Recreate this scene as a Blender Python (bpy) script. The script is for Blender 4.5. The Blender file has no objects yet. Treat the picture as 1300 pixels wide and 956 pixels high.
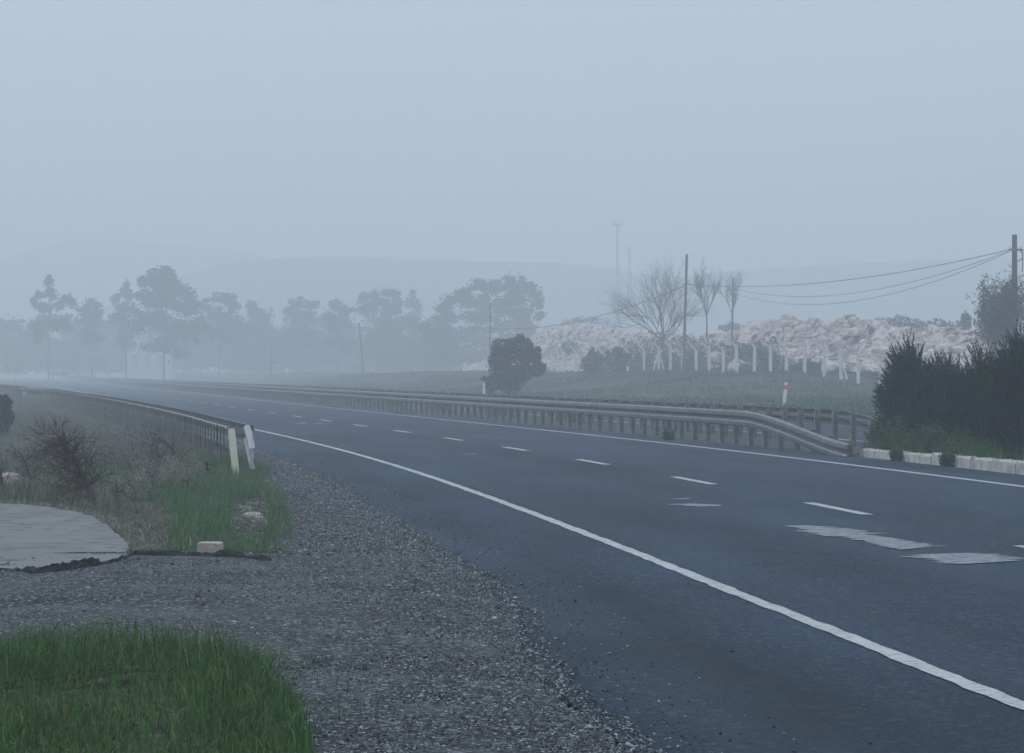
import bpy, math, random
import numpy as np
from mathutils import Vector
PI = math.pi
random.seed(7)
RNG = np.random.default_rng(11)
sc = bpy.context.scene
COL = sc.collection

# ------------------------------------------------------------------ camera
F, H0, CZ = 4000.0, 472.0, 1.5          # focal length in px of a 1300 px wide frame, horizon row, eye height
cam = bpy.data.cameras.new('camera')
cam.lens = 36.0 * F / 1300.0
cam.sensor_width = 36.0
cam.clip_start, cam.clip_end = 0.5, 6000
co = bpy.data.objects.new('camera', cam)
COL.objects.link(co)
co.location = (0, 0, CZ)
co.rotation_euler = (PI / 2 - math.atan((478 - H0) / F), 0, 0)
sc.camera = co

# ------------------------------------------------------------------ numbers
def ss(a, b, x):
    t = np.clip((np.asarray(x, float) - a) / (b - a), 0, 1)
    return t * t * (3 - 2 * t)

_D = np.arange(-120, 2000, 0.5)
_S = -0.106 - 0.061 * ss(20, 85, _D)
_E = np.cumsum(_S) * 0.5
_E += 2.17 - np.interp(15.2, _D, _E)
def E(d):                                # the near edge line of the road: x for a distance d
    return np.interp(d, _D, _E)
def Sl(d):
    return np.interp(d, _D, _S)

def _h(ix, iy, iz):
    n = (ix * 374761393 + iy * 668265263 + iz * 2147483647 + 1013904223) & 0xFFFFFFFF
    n = ((n ^ (n >> 13)) * 1274126177) & 0xFFFFFFFF
    n = (n ^ (n >> 16)) & 0xFFFFFFFF
    return n / 4294967295.0
def vnoise(x, y, z=0.0):
    x, y, z = np.broadcast_arrays(np.asarray(x, float), np.asarray(y, float), np.asarray(z, float))
    xi, yi, zi = np.floor(x).astype(np.int64), np.floor(y).astype(np.int64), np.floor(z).astype(np.int64)
    u, v, w = x - xi, y - yi, z - zi
    u, v, w = u * u * (3 - 2 * u), v * v * (3 - 2 * v), w * w * (3 - 2 * w)
    r = 0
    for a in (0, 1):
        for b in (0, 1):
            for c in (0, 1):
                r = r + _h(xi + a, yi + b, zi + c) * (u if a else 1 - u) * (v if b else 1 - v) * (w if c else 1 - w)
    return r * 2 - 1
def fbm(x, y, z=0.0, o=4):
    r, a = 0, 0.5
    for k in range(o):
        r = r + a * vnoise(np.asarray(x) * 2**k + 17.3 * k, np.asarray(y) * 2**k + 5.1 * k, np.asarray(z) * 2**k)
        a *= 0.5
    return r

def terrain(x, d):
    x, d = np.asarray(x, float), np.asarray(d, float)
    o = x - E(d)
    z = np.zeros(np.broadcast(x, d).shape)
    left = ss(3.3, 10.5, -o) * ss(33, 47, d)
    z = z - 0.75 * left + left * 0.22 * fbm(x / 2.2, d / 2.6) + 0.05 * ss(2.6, 3.6, -o) * ss(26, 28, d) * fbm(x / .5, d / .7)
    z = z + 0.6 * ss(30, 70, -o) * ss(60, 110, d)
    bank = ss(24.5, 41, o)
    z = z + bank * (0.3 + 1.12 * ss(168, 194, d)) + bank * 0.3 * fbm(x / 6, d / 7)
    z = z + 4.2 * ss(62, 150, o) + 0.25 * ss(45, 70, o) * fbm(x / 9, d / 9)
    med = ss(8.7, 9.1, o) * (1 - ss(10.7, 11.1, o)) * (1 - ss(56.5, 57.5, d))
    z = z + 0.13 * med
    road = ss(-2.3, -2.0, o) * (1 - ss(22.0, 22.6, o)) * (1 - med)
    z = z - .07 * (1 - ss(24.9, 25.5, d)) * ss(-15.5, -14.5, o) * (1 - ss(-2.1, -1.9, o))
    return z - 0.05 * road

def ground_z(x, d):
    return float(terrain(x, d))
def hit(px, py):                         # where the line of sight through a photo pixel meets the ground
    d = 8.0
    k, m = (px - 650) / F, (py - H0) / F
    while d < 900:
        if CZ - m * d <= ground_z(k * d, d):
            break
        d += 0.1
    return k * d, d
def flat(px, py, z=0.0):
    d = (CZ - z) * F / (py - H0)
    return ((px - 650) / F * d, d)
def at(px, d):
    return (px - 650) / F * d
def zat(py, d):
    return CZ - (py - H0) * d / F
def along(off, px):                      # distance at which the line at lateral offset off is seen in column px
    lo, hi = 5.0, 900.0
    for _ in range(60):
        m = (lo + hi) / 2
        if 650 + F * (E(m) + off) / m > px: lo = m
        else: hi = m
    return lo

# ------------------------------------------------------------------ meshes
class MB:
    def __init__(s):
        s.v, s.f, s.n, s.uv = [], [], 0, None
    def add(s, v, f):
        v = np.asarray(v, float).reshape(-1, 3)
        s.v.append(v)
        s.f += [tuple(int(i) + s.n for i in q) for q in f]
        s.n += len(v)
    def box(s, c, size, rz=0.0, rx=0.0, ry=0.0):
        x, y, z = [q / 2 for q in size]
        p = np.array([[-x,-y,-z],[x,-y,-z],[x,y,-z],[-x,y,-z],[-x,-y,z],[x,-y,z],[x,y,z],[-x,y,z]])
        p = rot(p, rx, ry, rz) + np.asarray(c)
        s.add(p, [(0,3,2,1),(4,5,6,7),(0,1,5,4),(1,2,6,5),(2,3,7,6),(3,0,4,7)])
    def tube(s, pts, rad, sides=6, cap=True):
        pts = np.asarray(pts, float)
        rad = np.broadcast_to(np.asarray(rad, float), (len(pts),))
        t = np.gradient(pts, axis=0)
        t /= np.linalg.norm(t, axis=1)[:, None] + 1e-9
        ref = np.array([0, 0, 1.0]) if abs(t[0][2]) < 0.9 else np.array([1.0, 0, 0])
        v = []
        a = np.arange(sides) * 2 * PI / sides
        for p, q, r in zip(pts, t, rad):
            u = np.cross(ref, q); u /= np.linalg.norm(u) + 1e-9
            w = np.cross(q, u)
            v.append(p + r * (np.cos(a)[:, None] * u + np.sin(a)[:, None] * w))
        f = []
        for i in range(len(pts) - 1):
            for k in range(sides):
                k2 = (k + 1) % sides
                f.append((i*sides+k, i*sides+k2, (i+1)*sides+k2, (i+1)*sides+k))
        if cap:
            f.append(tuple(range(sides - 1, -1, -1)))
            f.append(tuple((len(pts)-1)*sides + k for k in range(sides)))
        s.add(np.concatenate(v), f)
    def tris(s, V, per):                 # V: (n, per, 3): n free faces with per corners
        n = len(V)
        base = s.n
        s.v.append(V.reshape(-1, 3))
        idx = (np.arange(n * per) + base).reshape(n, per)
        s.f += [tuple(r) for r in idx.tolist()]
        s.n += n * per
def rot(p, rx=0, ry=0, rz=0):
    p = np.asarray(p, float)
    for ang, (i, j) in ((rx, (1, 2)), (ry, (2, 0)), (rz, (0, 1))):
        if ang:
            c, s_ = math.cos(ang), math.sin(ang)
            q = p.copy()
            q[:, i] = c * p[:, i] - s_ * p[:, j]
            q[:, j] = s_ * p[:, i] + c * p[:, j]
            p = q
    return p

def obj(name, mb, m, parent=None, smooth=False, uv=None, bevel=0.0):
    me = bpy.data.meshes.new(name)
    v = np.concatenate(mb.v) if mb.v else np.zeros((0, 3))
    if parent is not None:
        q = parent
        off = np.zeros(3)
        while q is not None:
            off += np.array(q.location); q = q.parent
        v = v - off
    me.from_pydata(v.tolist(), [], mb.f)
    if uv is not None:
        l = me.uv_layers.new(name='UVMap')
        vi = np.zeros(len(me.loops), dtype=np.int64)
        me.loops.foreach_get('vertex_index', vi)
        l.data.foreach_set('uv', np.asarray(uv, float)[vi].ravel())
    me.materials.append(m)
    if smooth:
        me.polygons.foreach_set('use_smooth', [True] * len(me.polygons))
    o = bpy.data.objects.new(name, me)
    COL.objects.link(o)
    if parent is not None:
        o.parent = parent
    if bevel:
        b = o.modifiers.new('bevel', 'BEVEL'); b.width = bevel; b.segments = 2; b.limit_method = 'ANGLE'
    return o
def tag(o, label=None, cat=None, group=None, kind=None):
    if label: o['label'] = label
    if cat: o['category'] = cat
    if group: o['group'] = group
    if kind: o['kind'] = kind
    return o
def thing(name, loc, label, cat, group=None):
    o = bpy.data.objects.new(name, None)
    o.empty_display_size = 0.2
    COL.objects.link(o)
    o.location = [float(q) for q in loc]
    return tag(o, label, cat, group)

# ------------------------------------------------------------------ materials
def mat(name, cols, scale=5.0, rough=0.8, detail=6.0, bump=0.0, bscale=40.0, island=0.0, spec=0.3, uv=False,
        stretch=(1, 1, 1), speck=None, metal=0.0, pos=(0.3, 0.7), trans=0.0, wear=None):
    """cols: the colours a noise runs through; island: how much every loose face differs; speck: (colour, scale, threshold)."""
    m = bpy.data.materials.new(name); m.use_nodes = True
    nt = m.node_tree; N = nt.nodes; L = nt.links
    b = N['Principled BSDF']
    b.inputs['Roughness'].default_value = rough
    b.inputs['Specular IOR Level'].default_value = spec
    b.inputs['Metallic'].default_value = metal
    tc = N.new('ShaderNodeTexCoord'); mp = N.new('ShaderNodeMapping')
    mp.inputs['Scale'].default_value = stretch
    L.new(tc.outputs['UV' if uv else 'Object'], mp.inputs['Vector'])
    nz = N.new('ShaderNodeTexNoise'); nz.inputs['Scale'].default_value = scale; nz.inputs['Detail'].default_value = detail
    nz.inputs['Roughness'].default_value = 0.62
    L.new(mp.outputs['Vector'], nz.inputs['Vector'])
    fac = nz.outputs['Fac']
    if island:
        g = N.new('ShaderNodeNewGeometry')
        mx = N.new('ShaderNodeMix'); mx.data_type = 'FLOAT'; mx.inputs['Factor'].default_value = island
        L.new(fac, mx.inputs[2]); L.new(g.outputs['Random Per Island'], mx.inputs[3])
        fac = mx.outputs[0]
    r = N.new('ShaderNodeValToRGB'); e = r.color_ramp.elements
    while len(e) < len(cols): e.new(0.5)
    for i, c in enumerate(cols):
        e[i].position = pos[0] + (pos[1] - pos[0]) * i / max(1, len(cols) - 1)
        e[i].color = (*c, 1)
    L.new(fac, r.inputs['Fac'])
    out = r.outputs['Color']
    for sp in (speck or []):
        c, s_, lo, hi = sp
        vo = N.new('ShaderNodeTexVoronoi'); vo.inputs['Scale'].default_value = s_
        L.new(tc.outputs['Object'], vo.inputs['Vector'])
        sep = N.new('ShaderNodeSeparateColor'); L.new(vo.outputs['Color'], sep.inputs[0])
        mr = N.new('ShaderNodeMapRange'); mr.inputs[1].default_value = lo; mr.inputs[2].default_value = hi
        L.new(sep.outputs[0], mr.inputs[0])
        mx = N.new('ShaderNodeMix'); mx.data_type = 'RGBA'
        L.new(mr.outputs[0], mx.inputs[0]); L.new(out, mx.inputs[6]); mx.inputs[7].default_value = (*c, 1)
        out = mx.outputs[2]
    if wear:
        c, s_, lo, hi = wear
        n2 = N.new('ShaderNodeTexNoise'); n2.inputs['Scale'].default_value = s_; n2.inputs['Detail'].default_value = 8
        n2.inputs['Roughness'].default_value = 0.7
        L.new(tc.outputs['Object'], n2.inputs['Vector'])
        mr = N.new('ShaderNodeMapRange'); mr.inputs[1].default_value = lo; mr.inputs[2].default_value = hi
        L.new(n2.outputs['Fac'], mr.inputs[0])
        mx = N.new('ShaderNodeMix'); mx.data_type = 'RGBA'
        L.new(mr.outputs[0], mx.inputs[0]); L.new(out, mx.inputs[6]); mx.inputs[7].default_value = (*c, 1)
        out = mx.outputs[2]
    L.new(out, b.inputs['Base Color'])
    if bump:
        n3 = N.new('ShaderNodeTexNoise'); n3.inputs['Scale'].default_value = bscale; n3.inputs['Detail'].default_value = 5
        L.new(tc.outputs['Object'], n3.inputs['Vector'])
        bp = N.new('ShaderNodeBump'); bp.inputs['Strength'].default_value = bump; bp.inputs['Distance'].default_value = 0.02
        L.new(n3.outputs['Fac'], bp.inputs['Height']); L.new(bp.outputs['Normal'], b.inputs['Normal'])
    if trans:
        b.inputs['Transmission Weight'].default_value = 0
        b.inputs['Subsurface Weight'].default_value = 0
    return m

M = {}
M['ground'] = mat('ground_soil', [(.030,.026,.022),(.045,.042,.030),(.036,.050,.024),(.075,.068,.05)], 1.3, .95, 12, 1.0, 14, spec=.1, speck=[((.11,.095,.075), 24, .84, .95), ((.02,.017,.014), 17, .8, .95)])
M['bank'] = mat('bank', [(.05,.07,.035),(.06,.085,.04)], .5, .95)
M['asphalt'] = None
M['paint'] = mat('road_paint', [(.33,.34,.345),(.46,.465,.47)], 3, .7, 8, .3, 90, wear=((.07,.08,.095), 13, .50, .70))
M['paint_worn'] = mat('worn_road_paint', [(.17,.19,.21),(.26,.28,.30)], 6, .75, 8, .3, 90, wear=((.035,.045,.06), 9, .46, .66))
M['gravel'] = mat('gravel', [(.012,.015,.019),(.030,.035,.042),(.052,.060,.070),(.085,.092,.10)], .9, .95, 10, 1.0, 60, spec=.15,
                  speck=[((.22,.225,.235), 42, .84, .92), ((.014,.016,.019), 55, .78, .9), ((.13,.135,.14), 75, .8, .9)])
M['stone'] = mat('gravel_stone', [(.022,.026,.031),(.06,.066,.074),(.13,.138,.148),(.42,.43,.44)], 3, .85, island=.9, pos=(.2,.97), spec=.2)
M['chips'] = mat('broken_stone', [(.06,.058,.055),(.13,.125,.12),(.24,.225,.215)], 3, .9, island=.9, pos=(.2,.97), spec=.15)
M['grass_mid'] = mat('green_grass', [(.038,.080,.034),(.068,.145,.064),(.11,.19,.09),(.20,.20,.14)], .7, .8, island=.6, spec=.15, pos=(.15,.9))
M['rail'] = mat('galvanised_steel', [(.085,.095,.108),(.13,.142,.158),(.175,.188,.205)], 3.2, .6, 8, .15, 30, metal=.25, spec=.3,
                wear=((.13,.11,.095), 2.3, .62, .82))
M['post'] = mat('galvanised_post', [(.13,.125,.115),(.20,.195,.185),(.27,.265,.25)], 6, .7, 8, .15, 30, metal=.1, spec=.3,
                wear=((.11,.08,.06), 5, .58, .8))
M['rail_dark'] = mat('weathered_steel', [(.10,.105,.11),(.2,.205,.21)], 4, .6, metal=.3)
M['cream'] = mat('cream_plastic', [(.62,.6,.5),(.74,.72,.62)], 5, .55, wear=((.25,.22,.18), 7, .6, .8))
M['white'] = mat('white_plastic', [(.68,.68,.66),(.78,.78,.76)], 5, .55, wear=((.3,.28,.25), 8, .62, .8))
M['endplate'] = mat('pale_end_plate', [(.20,.21,.22),(.29,.30,.31)], 5, .6, wear=((.15,.13,.11), 6, .6, .8))
M['red'] = mat('red_reflector', [(.45,.03,.03),(.55,.05,.05)], 8, .35)
M['black'] = mat('black_plastic', [(.02,.02,.022),(.035,.035,.035)], 8, .5)
M['kerb'] = mat('kerb_whitewash', [(.28,.265,.245),(.44,.425,.4),(.55,.535,.51)], 4, .85, 9, .6, 35, wear=((.2,.18,.15), 6, .58, .76))
M['conc'] = mat('concrete_apron', [(.115,.12,.12),(.16,.165,.165),(.215,.215,.21)], 1.6, .9, 9, .35, 22, stretch=(.7, 5, 1), spec=.15, wear=((.075,.075,.072), 1.1, .52, .75), speck=[((.07,.07,.068), 9, .93, .97)])
M['fence'] = mat('fence_concrete', [(.60,.60,.58),(.76,.75,.73)], 4, .85, bump=.3)
M['wire'] = mat('galvanised_wire', [(.12,.12,.12),(.16,.16,.16)], 4, .6)
M['cable'] = mat('black_cable', [(.02,.02,.022),(.03,.03,.03)], 4, .6)
M['wood'] = mat('weathered_pole_wood', [(.055,.048,.042),(.10,.09,.08),(.15,.135,.12)], 3, .9, 8, .4, 20, stretch=(6, 6, .5))
M['steel'] = mat('mast_steel', [(.14,.14,.15),(.2,.2,.21)], 2, .6)
M['rubble'] = mat('rubble_earth', [(.13,.095,.08),(.36,.265,.235),(.54,.425,.385),(.68,.57,.53)], .42, .95, 12, 1.0, 3.0, spec=.1, pos=(.28,.66), wear=((.075,.06,.05), 1.3, .52, .66), speck=[((.56,.50,.475), 1.6, .80, .86), ((.09,.07,.06), 2.3, .80, .9)])  # dark blotches: brown soil patches, plus crevice shade painted into the colour
M['boulder'] = mat('pale_boulder', [(.34,.25,.22),(.54,.44,.40),(.68,.59,.55)], 1.2, .95, 9, .7, 8, spec=.1)
M['rock'] = mat('pale_rock', [(.26,.19,.17),(.36,.30,.28),(.46,.41,.39)], 7, .9, 8, .7, 40, wear=((.2,.16,.13), 12, .56, .72))
M['greyrock'] = mat('grey_rock', [(.08,.078,.076),(.15,.145,.14),(.24,.23,.225)], 8, .9, 8, .7, 40)
M['tar'] = mat('broken_asphalt', [(.012,.012,.013),(.028,.028,.03)], 10, .9, 8, .8, 60, spec=.15)
M['bark'] = mat('grey_bark', [(.06,.052,.048),(.11,.1,.095)], 6, .9, bump=.4)
M['twig'] = mat('bare_twig', [(.075,.06,.055),(.12,.1,.092)], 6, .9)
M['dead'] = mat('dead_stems', [(.040,.025,.022),(.085,.056,.047)], 6, .95, island=.4)
M['dry'] = mat('dry_weeds', [(.10,.097,.08),(.19,.185,.155),(.29,.28,.24)], 4, .95, island=.7, spec=.1)
M['juniper'] = mat('conifer_needles', [(.005,.010,.005),(.011,.022,.010),(.022,.038,.016),(.05,.07,.03)], 1.2, .75, island=.6, spec=.2, pos=(.25,.8))
M['weed'] = mat('leafy_weeds', [(.025,.055,.02),(.05,.10,.035),(.085,.14,.05)], 2.5, .7, island=.7, spec=.25, pos=(.2,.85))
M['bush'] = mat('dark_shrub_leaves', [(.022,.03,.022),(.04,.05,.032),(.06,.07,.045)], 1.2, .8, island=.6, spec=.15)
M['olive'] = mat('olive_leaves', [(.045,.052,.036),(.075,.085,.055),(.11,.115,.08)], 1.2, .8, island=.6, spec=.15)
M['tree'] = mat('tree_leaves', [(.02,.03,.022),(.035,.048,.03),(.055,.068,.04)], .5, .8, island=.5, spec=.15)
M['grass'] = mat('grass_blades', [(.045,.050,.020),(.028,.085,.020),(.045,.125,.030),(.080,.170,.045),(.22,.20,.10)], .8, .75, island=.6, spec=.2, pos=(.2,.9))
M['grass_dull'] = mat('dull_grass', [(.07,.085,.058),(.105,.12,.08),(.15,.155,.11),(.21,.195,.155)], .25, .85, island=.55, spec=.15, pos=(.2,.85))
M['grass_bank'] = mat('bank_grass', [(.018,.048,.014),(.032,.082,.02),(.06,.115,.034),(.10,.11,.05)], .12, .85, island=.45, spec=.15, pos=(.25,.8))
M['hill'] = mat('wooded_hill', [(.03,.04,.025),(.05,.06,.035)], .05, .95)
M['render'] = mat('pale_render', [(.40,.39,.35),(.48,.47,.43)], .8, .9)
M['roof'] = mat('grey_roof', [(.2,.19,.18),(.27,.26,.25)], 1, .9)
M['glass'] = mat('dark_window', [(.24,.24,.23),(.28,.28,.27)], 1, .5)

def asphalt():
    m = mat('asphalt', [(.004,.021,.046),(.010,.032,.064),(.022,.050,.088)], 1.0, .8, 9, .55, 130, spec=.14, uv=True, stretch=(.55,.10,1),
            speck=[((.07,.09,.115), 62, .84, .95), ((.006,.010,.015), 80, .80, .93), ((.05,.066,.088), 24, .86, .97)], pos=(.36,.64))
    nt = m.node_tree; N = nt.nodes; L = nt.links
    b = N['Principled BSDF']
    src = b.inputs['Base Color'].links[0].from_socket
    tc = N.new('ShaderNodeTexCoord'); sx = N.new('ShaderNodeSeparateXYZ'); L.new(tc.outputs['UV'], sx.inputs[0])
    def rng(s, a, c):
        r = N.new('ShaderNodeMapRange'); r.interpolation_type = 'SMOOTHSTEP'
        r.inputs[1].default_value = a; r.inputs[2].default_value = c; L.new(s, r.inputs[0]); return r.outputs[0]
    def mul(a, c):
        q = N.new('ShaderNodeMath'); q.operation = 'MULTIPLY'; L.new(a, q.inputs[0])
        if isinstance(c, float): q.inputs[1].default_value = c
        else: L.new(c, q.inputs[1])
        return q.outputs[0]
    nz = N.new('ShaderNodeTexNoise'); nz.inputs['Scale'].default_value = 1; nz.inputs['Detail'].default_value = 5
    mp = N.new('ShaderNodeMapping'); mp.inputs['Scale'].default_value = (1.0, .22, 1); mp.inputs['Location'].default_value = (3.3, 1.7, 0)
    L.new(tc.outputs['UV'], mp.inputs[0]); L.new(mp.outputs[0], nz.inputs['Vector'])
    # damp, tarry blotches on the hard shoulder beside the gravel
    blot = mul(mul(rng(nz.outputs['Fac'], .44, .62), rng(sx.outputs['X'], -.35, -1.0)), rng(sx.outputs['Y'], 60, 38))
    mx = N.new('ShaderNodeMix'); mx.data_type = 'RGBA'
    L.new(mul(blot, .6), mx.inputs[0]); L.new(src, mx.inputs[6]); mx.inputs[7].default_value = (.004,.010,.020,1)
    n5 = N.new('ShaderNodeTexNoise'); n5.inputs['Scale'].default_value = 1; n5.inputs['Detail'].default_value = 4
    m5 = N.new('ShaderNodeMapping'); m5.inputs['Scale'].default_value = (.45, .09, 1); m5.inputs['Location'].default_value = (7.1, 2.2, 0)
    L.new(tc.outputs['UV'], m5.inputs[0]); L.new(m5.outputs[0], n5.inputs['Vector'])
    r5 = N.new('ShaderNodeMapRange'); r5.inputs[1].default_value = .32; r5.inputs[2].default_value = .68; r5.inputs[3].default_value = .68; r5.inputs[4].default_value = 1.28
    L.new(n5.outputs['Fac'], r5.inputs[0])
    m6 = N.new('ShaderNodeMix'); m6.data_type = 'RGBA'; m6.blend_type = 'MULTIPLY'; m6.inputs[0].default_value = 1
    L.new(mx.outputs[2], m6.inputs[6]); L.new(r5.outputs[0], m6.inputs[7])
    # two paler wheel tracks in each lane
    wv = N.new('ShaderNodeMath'); wv.operation = 'SINE'
    L.new(mul(sx.outputs['X'], 3.55), wv.inputs[0])
    wt = mul(rng(wv.outputs[0], .1, 1.0), .16)
    mx2 = N.new('ShaderNodeMix'); mx2.data_type = 'RGBA'
    L.new(wt, mx2.inputs[0]); L.new(m6.outputs[2], mx2.inputs[6]); mx2.inputs[7].default_value = (.042,.060,.082,1)
    L.new(mx2.outputs[2], b.inputs['Base Color'])
    return m
M['asphalt'] = asphalt()

# ------------------------------------------------------------------ sheets that follow the road
def strip(offs, ds, zf, drop=None):
    """rows at the distances ds, columns at the lateral offsets offs (numbers or functions of d)"""
    ds = np.asarray(ds, float)
    cols = [np.broadcast_to(o(ds) if callable(o) else o, ds.shape) for o in offs]
    O = np.stack(cols, 1)
    X = O + E(ds)[:, None]
    Y = np.broadcast_to(ds[:, None], X.shape)
    Z = zf(X, Y, O) if callable(zf) else np.full(X.shape, float(zf))
    V = np.stack([X, Y, Z], -1).reshape(-1, 3)
    n = len(offs)
    f = [(i*n+j, i*n+j+1, (i+1)*n+j+1, (i+1)*n+j) for i in range(len(ds)-1) for j in range(n-1)]
    mb = MB(); mb.add(V, f)
    uv = np.stack([O, Y], -1).reshape(-1, 2)
    return mb, uv

offs = np.unique(np.concatenate([np.linspace(-760,-60,22), np.linspace(-60,-14,20), np.linspace(-14,-2.4,40), [-2.3,-2,8.6,8.75,8.9,9.1,9.9,10.6,10.8,11.1,22,22.3,22.6],
                                 np.linspace(23,45,34), np.linspace(45,150,40), np.linspace(150,800,18)]))
dsg = np.unique(np.concatenate([np.linspace(-30,20,14), np.linspace(20,75,150), np.linspace(75,130,60), np.linspace(130,330,110), np.linspace(330,1900,60)]))
mb, uv = strip(list(offs), dsg, lambda X, Y, O: terrain(X, Y))
tag(obj('ground', mb, M['ground'], smooth=True), 'rough soil and grass ground on both sides of the road', kind='structure')

dr = np.concatenate([np.arange(-25, 130, 1.5), np.arange(130, 1100, 8)])
mb, uv = strip([-2.0, 0, 3.5, 7.3, 8.62], dr, 0.0)
tag(obj('road', mb, M['asphalt'], uv=uv), 'dark asphalt carriageway bending gently left into the fog', kind='structure')
mb, uv = strip([10.9, 14, 18, 22.4], dr, 0.0)
tag(obj('road', mb, M['asphalt'], uv=uv), 'opposite asphalt carriageway beyond the median guardrails', kind='structure')
# median surface between the rails, beyond the planted end
mb, uv = strip([8.62, 9.4, 10.2, 10.9], np.concatenate([np.arange(56.8, 130, 1.5), np.arange(130, 1100, 8)]), -0.004)
tag(obj('median_pavement', mb, M['gravel'], uv=uv), 'gritty strip of median between the two guardrails', kind='structure')
mb, uv = strip([8.62, 8.75], np.arange(-25, 58, 1.0), -0.003)
tag(obj('median_gutter', mb, M['gravel'], uv=uv), 'dark gritty gutter under the kerb', kind='structure')

# ------------------------------------------------------------------ painted lines
def line(o0, o1, d0, d1, step, label, m='paint', z=.006, jag=.008):
    ds = np.arange(d0, d1 + step / 2, step)
    mb, uv = strip([lambda d: o0 + jag * fbm(d * 3.1, o0), (o0 + o1) / 2, lambda d: o1 + jag * fbm(d * 2.7, o1 + 9)], ds, z)
    return tag(obj('road_marking', mb, M[m], uv=uv), label, kind='structure')
line(-.058, .058, -20, 110, .12, 'solid white edge line along the hard shoulder', jag=.022)
line(-.075, .075, 110.2, 900, 5, 'far stretch of the solid white shoulder line', jag=.0)
line(7.28, 7.42, -20, 110, .25, 'solid white line along the median guardrail', jag=.015)
line(7.28, 7.42, 110.2, 900, 5, 'far stretch of the solid white line along the median', jag=.0)
line(11.9, 12.05, -20, 900, 3, 'white inner edge line of the opposite carriageway', jag=0)
line(20.2, 20.4, -20, 900, 3, 'white outer edge line of the opposite carriageway', jag=0)
d = 36.4 - 9 * 4
k = 0
while d < 420:
    line(3.40, 3.54, d - 3.0 if d > 12 else d - 3.0, d, .3, 'white lane dash on the dark asphalt')['group'] = 'white lane dashes'
    d += 8.9 if d < 100 else 9.2
    k += 1
# ragged leftovers of white paint in the near lanes
def blotch(pts, label, z=.007):
    P = np.array(pts, float); ys = np.arange(P[:, 1].min() + .1, P[:, 1].max() - .05, .35)
    V, sd = [], random.random() * 50
    for y in ys:
        xs = []
        for i in range(len(P)):
            (x0, y0), (x1, y1) = P[i], P[(i + 1) % len(P)]
            if (y0 > y) != (y1 > y): xs.append(x0 + (x1 - x0) * (y - y0) / (y1 - y0))
        w = max(xs) - min(xs); am = min(46, .42 * w)
        l = min(xs) + am * float(fbm(y / .9, sd) + .6 * fbm(y / .4, sd + 5)); r = max(xs) + am * float(fbm(y / 1.0, sd + 9) + .6 * fbm(y / .4, sd + 3))
        for q in (l, l + (r - l) * .33, l + (r - l) * .67, max(r, l + 1)):
            V.append((*flat(q, y), z))
    mb = MB(); mb.add(V, [(i*4+j, i*4+j+1, i*4+j+5, i*4+j+4) for i in range(len(ys)-1) for j in range(3)])
    tag(obj('road_marking', mb, M['paint_worn']), label, kind='structure')
blotch([(998,667.5),(1030,668),(1058,669.5),(1068,672),(1088,674),(1105,677),(1118,682),(1142,685),(1168,690),(1196,694.5),(1165,697),(1142,698.5),(1112,694),(1100,688),(1060,681.5),(1025,679.5),(1012,672)],
       'larger ragged patch of worn white paint in the near lane')
blotch([(1153,705),(1185,704),(1225,703),(1268,704.5),(1305,711),(1268,714),(1230,717),(1190,716),(1172,710)], 'ragged pale paint smear nearest the frame edge')
blotch([(848,641.2),(880,639.8),(903,640.8),(916,643.2),(880,644)], 'small smeared paint mark between lane dash and edge line')
blotch([(842,634.2),(874,632.9),(876,634.6)], 'thin faint paint streak just above the smeared mark')
blotch([(371,538.4),(388,536.6),(387,538.4)], 'faint slanting paint mark far along the lane')
blotch([(391,538.2),(409,537.0),(409,538.4)], 'faint flat paint mark far along the lane')
blotch([(588,577),(604,576),(605,577.4)], 'thin faded paint streak in the middle distance')

# ------------------------------------------------------------------ gravel
def gl(d):                                # how far the loose gravel reaches to the verge
    base = np.interp(d, [-30, 25.2, 25.6, 33.7, 43.5, 51, 70, 120], [-16, -16, -2.95, -2.65, -2.4, -2.2, -2.1, -2.1])
    return base + .12 * fbm(np.asarray(d) / .9, 3.3)
def gr(d):
    return -1.66 - .42 * (1 - ss(14.5, 20, d)) + .14 * fbm(np.asarray(d) / 2.5, 8.1) + .07 * fbm(np.asarray(d) / .35, 2.2)
def gz(X, Y, O):
    e = np.clip((gr(Y) - O) / .5, 0, 1)
    ruts = -.05 * np.exp(-((Y - 20.3 - .06 * (X + 3)) / .35)**2) * ss(-1.0, -2.6, X) - .04 * np.exp(-((Y - 22.4 - .05 * (X + 3)) / .35)**2) * ss(-1.2, -2.8, X)
    return .006 + e * (.022 + .030 * fbm(X / .8, Y / .9) + .014 * fbm(X / .12, Y / .16)) + ruts * (Y < 25)
mb, uv = strip([lambda d, t=t: gr(d) + (gl(d) - gr(d)) * t for t in [0, .012, .03, .06] + list(np.linspace(.1, 1, 46))], np.concatenate([np.arange(-20, 8, 2), np.arange(8, 60, .10), np.arange(60, 121, 1)]), gz)
tag(obj('gravel_track', mb, M['gravel'], smooth=True, uv=uv), 'grey gravel side track and loose shoulder beside the asphalt', kind='structure')

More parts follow.
